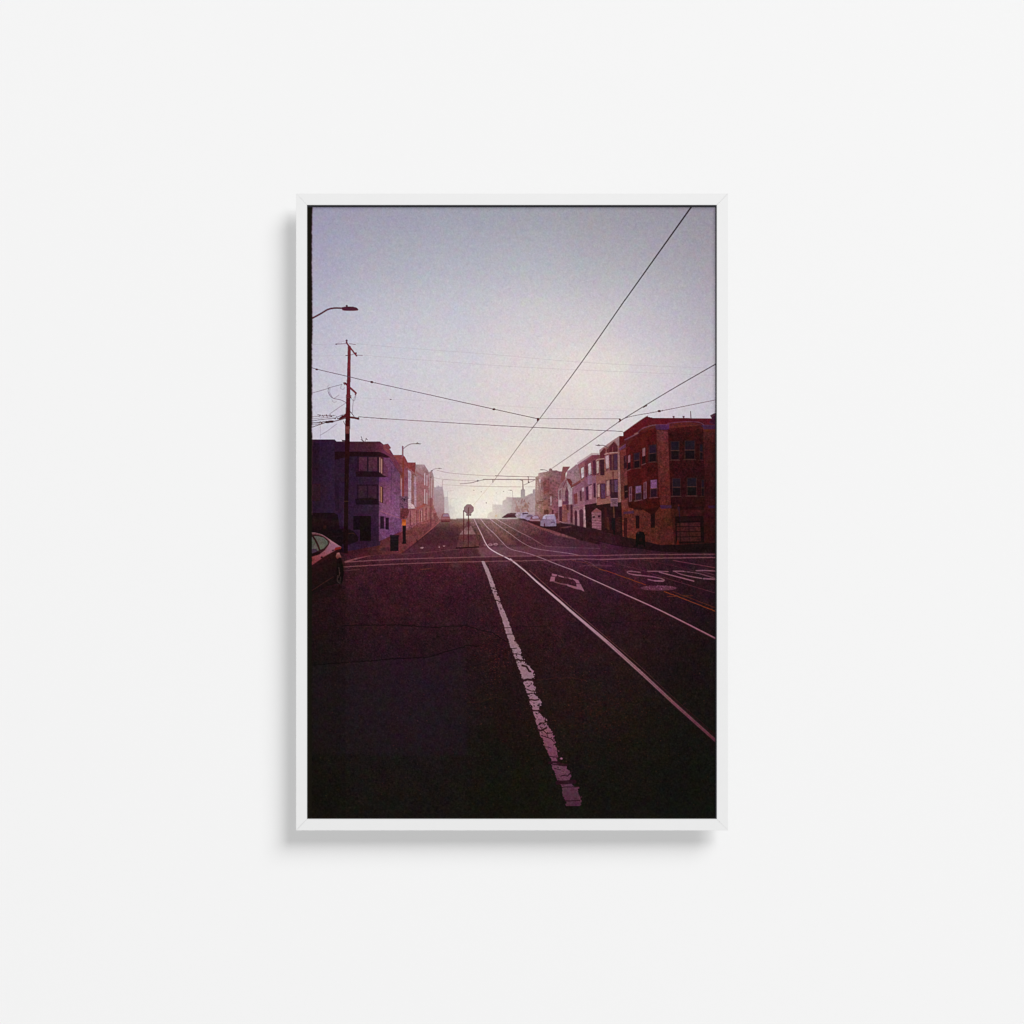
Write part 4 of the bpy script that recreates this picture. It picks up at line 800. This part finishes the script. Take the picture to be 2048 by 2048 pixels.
for s, rx, ry in [("E 115,605", 1.8, 1.8), ("E 385,533", 2.4, .8), ("E 862,548", 2.0, .8), ("E 873,628", 1.8, 1.8), ("E 57,748", 1.0, .8), ("E 167,768", .8, .8), ("E 499,765", 1.0, .7), ("E 391,787", .7, .6), ("E 240,930", .9, 1.2), ("E 240,940", .7, .7), ("D 605,700", 2.2, .9)]:
    El(s, rx, ry, (96, 74, 80), .85)

# ---- film look
m = np.exp(-(((AX - 965) / 150) ** 2 + ((AY - 985) / 62) ** 2)) * .13 * np.clip((AY - 840) / 40, 0, 1)
img[:] = img * (1 - m[..., None]) + np.array((212, 190, 188), np.float32) * m[..., None]
# calibration of the inks against the print: deep tones of this film are denser and less blue
lm = img.mean(2, keepdims=True)
xs_ = [614, 750, 765, 800, 1225, 1245, 1300, 1434]
f1 = np.interp(AX[0], xs_, [.78, .78, 1.02, .98, .88, .76, .70, .66])[None, :, None]
ya = AY[..., None]
wb = np.clip((ya - 800) / 20, 0, 1) * np.clip((1115 - ya) / 15, 0, 1)
f1 = f1 * (1 - .06 * np.clip((ya - 1015) / 12, 0, 1) * np.clip((AX[..., None] - 1240) / 10, 0, 1))
up = np.clip((866 - ya) / 10, 0, 1)
f = f1 * (1 - up) + np.maximum(f1, .86) * up
brightkeep = np.clip((lm - 120) / 60, 0, 1)
f = 1 + (f - 1) * wb * (1 - .6 * brightkeep) * np.clip((185 - lm) / 25, 0, 1)
gd = np.clip((ya - 1085) / 25, 0, 1)
f = f * (1 - .08 * gd - .05 * np.clip((ya - 1350) / 150, 0, 1))
carm = np.clip((692 - AX[..., None]) / 3, 0, 1) * np.clip((ya - 1060) / 6, 0, 1)
f = f * (1 - .14 * carm)
road = np.clip((ya - 1045) / 12, 0, 1) * np.clip((1095 - ya) / 12, 0, 1) * np.clip((965 - AX[..., None]) / 20, 0, 1) * np.clip((120 - lm) / 25, 0, 1)
f = f * (1 - .11 * road)
img[:] = img * f
b_ = img[..., 2]; r_ = img[..., 0]
w2 = (np.clip((AY - 800) / 20, 0, 1) * np.clip((185 - lm[..., 0]) / 25, 0, 1))
b2 = np.where(b_ > r_, r_ + .35 * (b_ - r_), b_)
b2 = b2 * (1 - np.interp(AX, [1090, 1110, 1236, 1246], [.12, .03, .03, .10]) * np.clip((150 - lm[..., 0]) / 60, 0, 1))
img[..., 2] = b_ + (b2 - b_) * w2
img[:] = img + .55 * (img - blur(img, 1.35))
lum = np.clip(img.mean(2) / 255, 0, 1)[..., None]
amp = .55 + .6 * np.sqrt(lum)
gr = blur(rng.standard_normal((H, W)).astype(np.float32), .7); gr /= gr.std()
ch = np.stack([smooth_noise(2.6, 51 + i) * .5 + smooth_noise(9, 61 + i) * .9 + smooth_noise(30, 71 + i) * .5 for i in range(3)], 2)
ch -= ch.mean(2, keepdims=True) * .8
mid = np.clip(1 - np.abs(lum - .3) / .3, 0, 1)
img[:] = img + gr[..., None] * (3.4 * amp + 2.0 * mid) + ch * (1.9 * amp + 1.6 * mid)
# dark rebate of the negative along the left edge, ragged
eg = 624.0 + .3 * smooth_noise(3, 81, (H, 1)) + .3 * smooth_noise(60, 82, (H, 1)) - np.clip((AY[:, :1] - 1040) / 30, 0, 1) * .6
m = np.clip(eg - AX + .5, 0, 1)[..., None]
img[:] = img * (1 - m) + (np.array((21, 18, 12), np.float32) + gr[..., None]) * m
m = (np.exp(-((AX - eg) / 1.1) ** 2) * (AY < 1030) * .25)[..., None]
img[:] = img * (1 - m) + np.array((150, 90, 110), np.float32) * m
img[-12:] = img[-12:] * .7 + np.array((16, 15, 11), np.float32) * .3
img = np.clip(img, 3, 255)

# to reflectance
GAIN = 1.0 / 1.115
s = img / 255.0
lin = np.where(s <= .04045, s / 12.92, ((s + .055) / 1.055) ** 2.4) * GAIN
lin = np.clip(lin, 0, .93)

# the print: a fine grid of coloured points, cut short of the top and right rails
TOPGAP, RGAP = 4, 2  # gaps bare the dark board, standing in for the frame's inner shade
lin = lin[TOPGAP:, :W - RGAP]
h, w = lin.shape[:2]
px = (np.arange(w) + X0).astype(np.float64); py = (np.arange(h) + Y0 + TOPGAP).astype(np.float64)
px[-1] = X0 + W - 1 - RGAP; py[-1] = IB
gx, gy = np.meshgrid(px, py)
co = np.empty((h, w, 3), np.float32)
co[..., 0] = (gx - CX) * U; co[..., 1] = -DEPTH + RECESS; co[..., 2] = (CY - gy) * U + off.z
idx = np.arange(h * w, dtype=np.int32).reshape(h, w)
quads = np.stack([idx[:-1, :-1], idx[1:, :-1], idx[1:, 1:], idx[:-1, 1:]], -1).reshape(-1)
nf = (h - 1) * (w - 1)
me = bpy.data.meshes.new("print")
me.vertices.add(h * w); me.vertices.foreach_set("co", co.ravel())
me.loops.add(nf * 4); me.loops.foreach_set("vertex_index", quads)
me.polygons.add(nf)
me.polygons.foreach_set("loop_start", np.arange(0, nf * 4, 4, dtype=np.int32))
me.update(calc_edges=True)
at = me.color_attributes.new("ink", 'FLOAT_COLOR', 'POINT')
rgba = np.ones((h, w, 4), np.float32); rgba[..., :3] = lin
at.data.foreach_set("color", rgba.ravel())

pm = bpy.data.materials.new("printed_photo_paper"); pm.use_nodes = True
nt = pm.node_tree; b = nt.nodes["Principled BSDF"]
b.inputs["Roughness"].default_value = 0.75; b.inputs["Specular IOR Level"].default_value = 0.02
va = nt.nodes.new("ShaderNodeVertexColor"); va.layer_name = "ink"
tcn = nt.nodes.new("ShaderNodeTexCoord"); nz = nt.nodes.new("ShaderNodeTexNoise")
nz.inputs["Scale"].default_value = 900; nz.inputs["Detail"].default_value = 2
mr = nt.nodes.new("ShaderNodeMapRange"); mr.inputs["To Min"].default_value = .96; mr.inputs["To Max"].default_value = 1.04
vm = nt.nodes.new("ShaderNodeVectorMath"); vm.operation = 'SCALE'
nt.links.new(tcn.outputs["Object"], nz.inputs["Vector"]); nt.links.new(nz.outputs["Fac"], mr.inputs["Value"])
nt.links.new(va.outputs["Color"], vm.inputs[0]); nt.links.new(mr.outputs[0], vm.inputs["Scale"])
nt.links.new(vm.outputs[0], b.inputs["Base Color"])
me.materials.append(pm)
pr = bpy.data.objects.new("print", me); scene.collection.objects.link(pr)
pr.parent = root
pr["label"] = "printed photograph of a hazy street with tram rails, row houses and overhead wires"
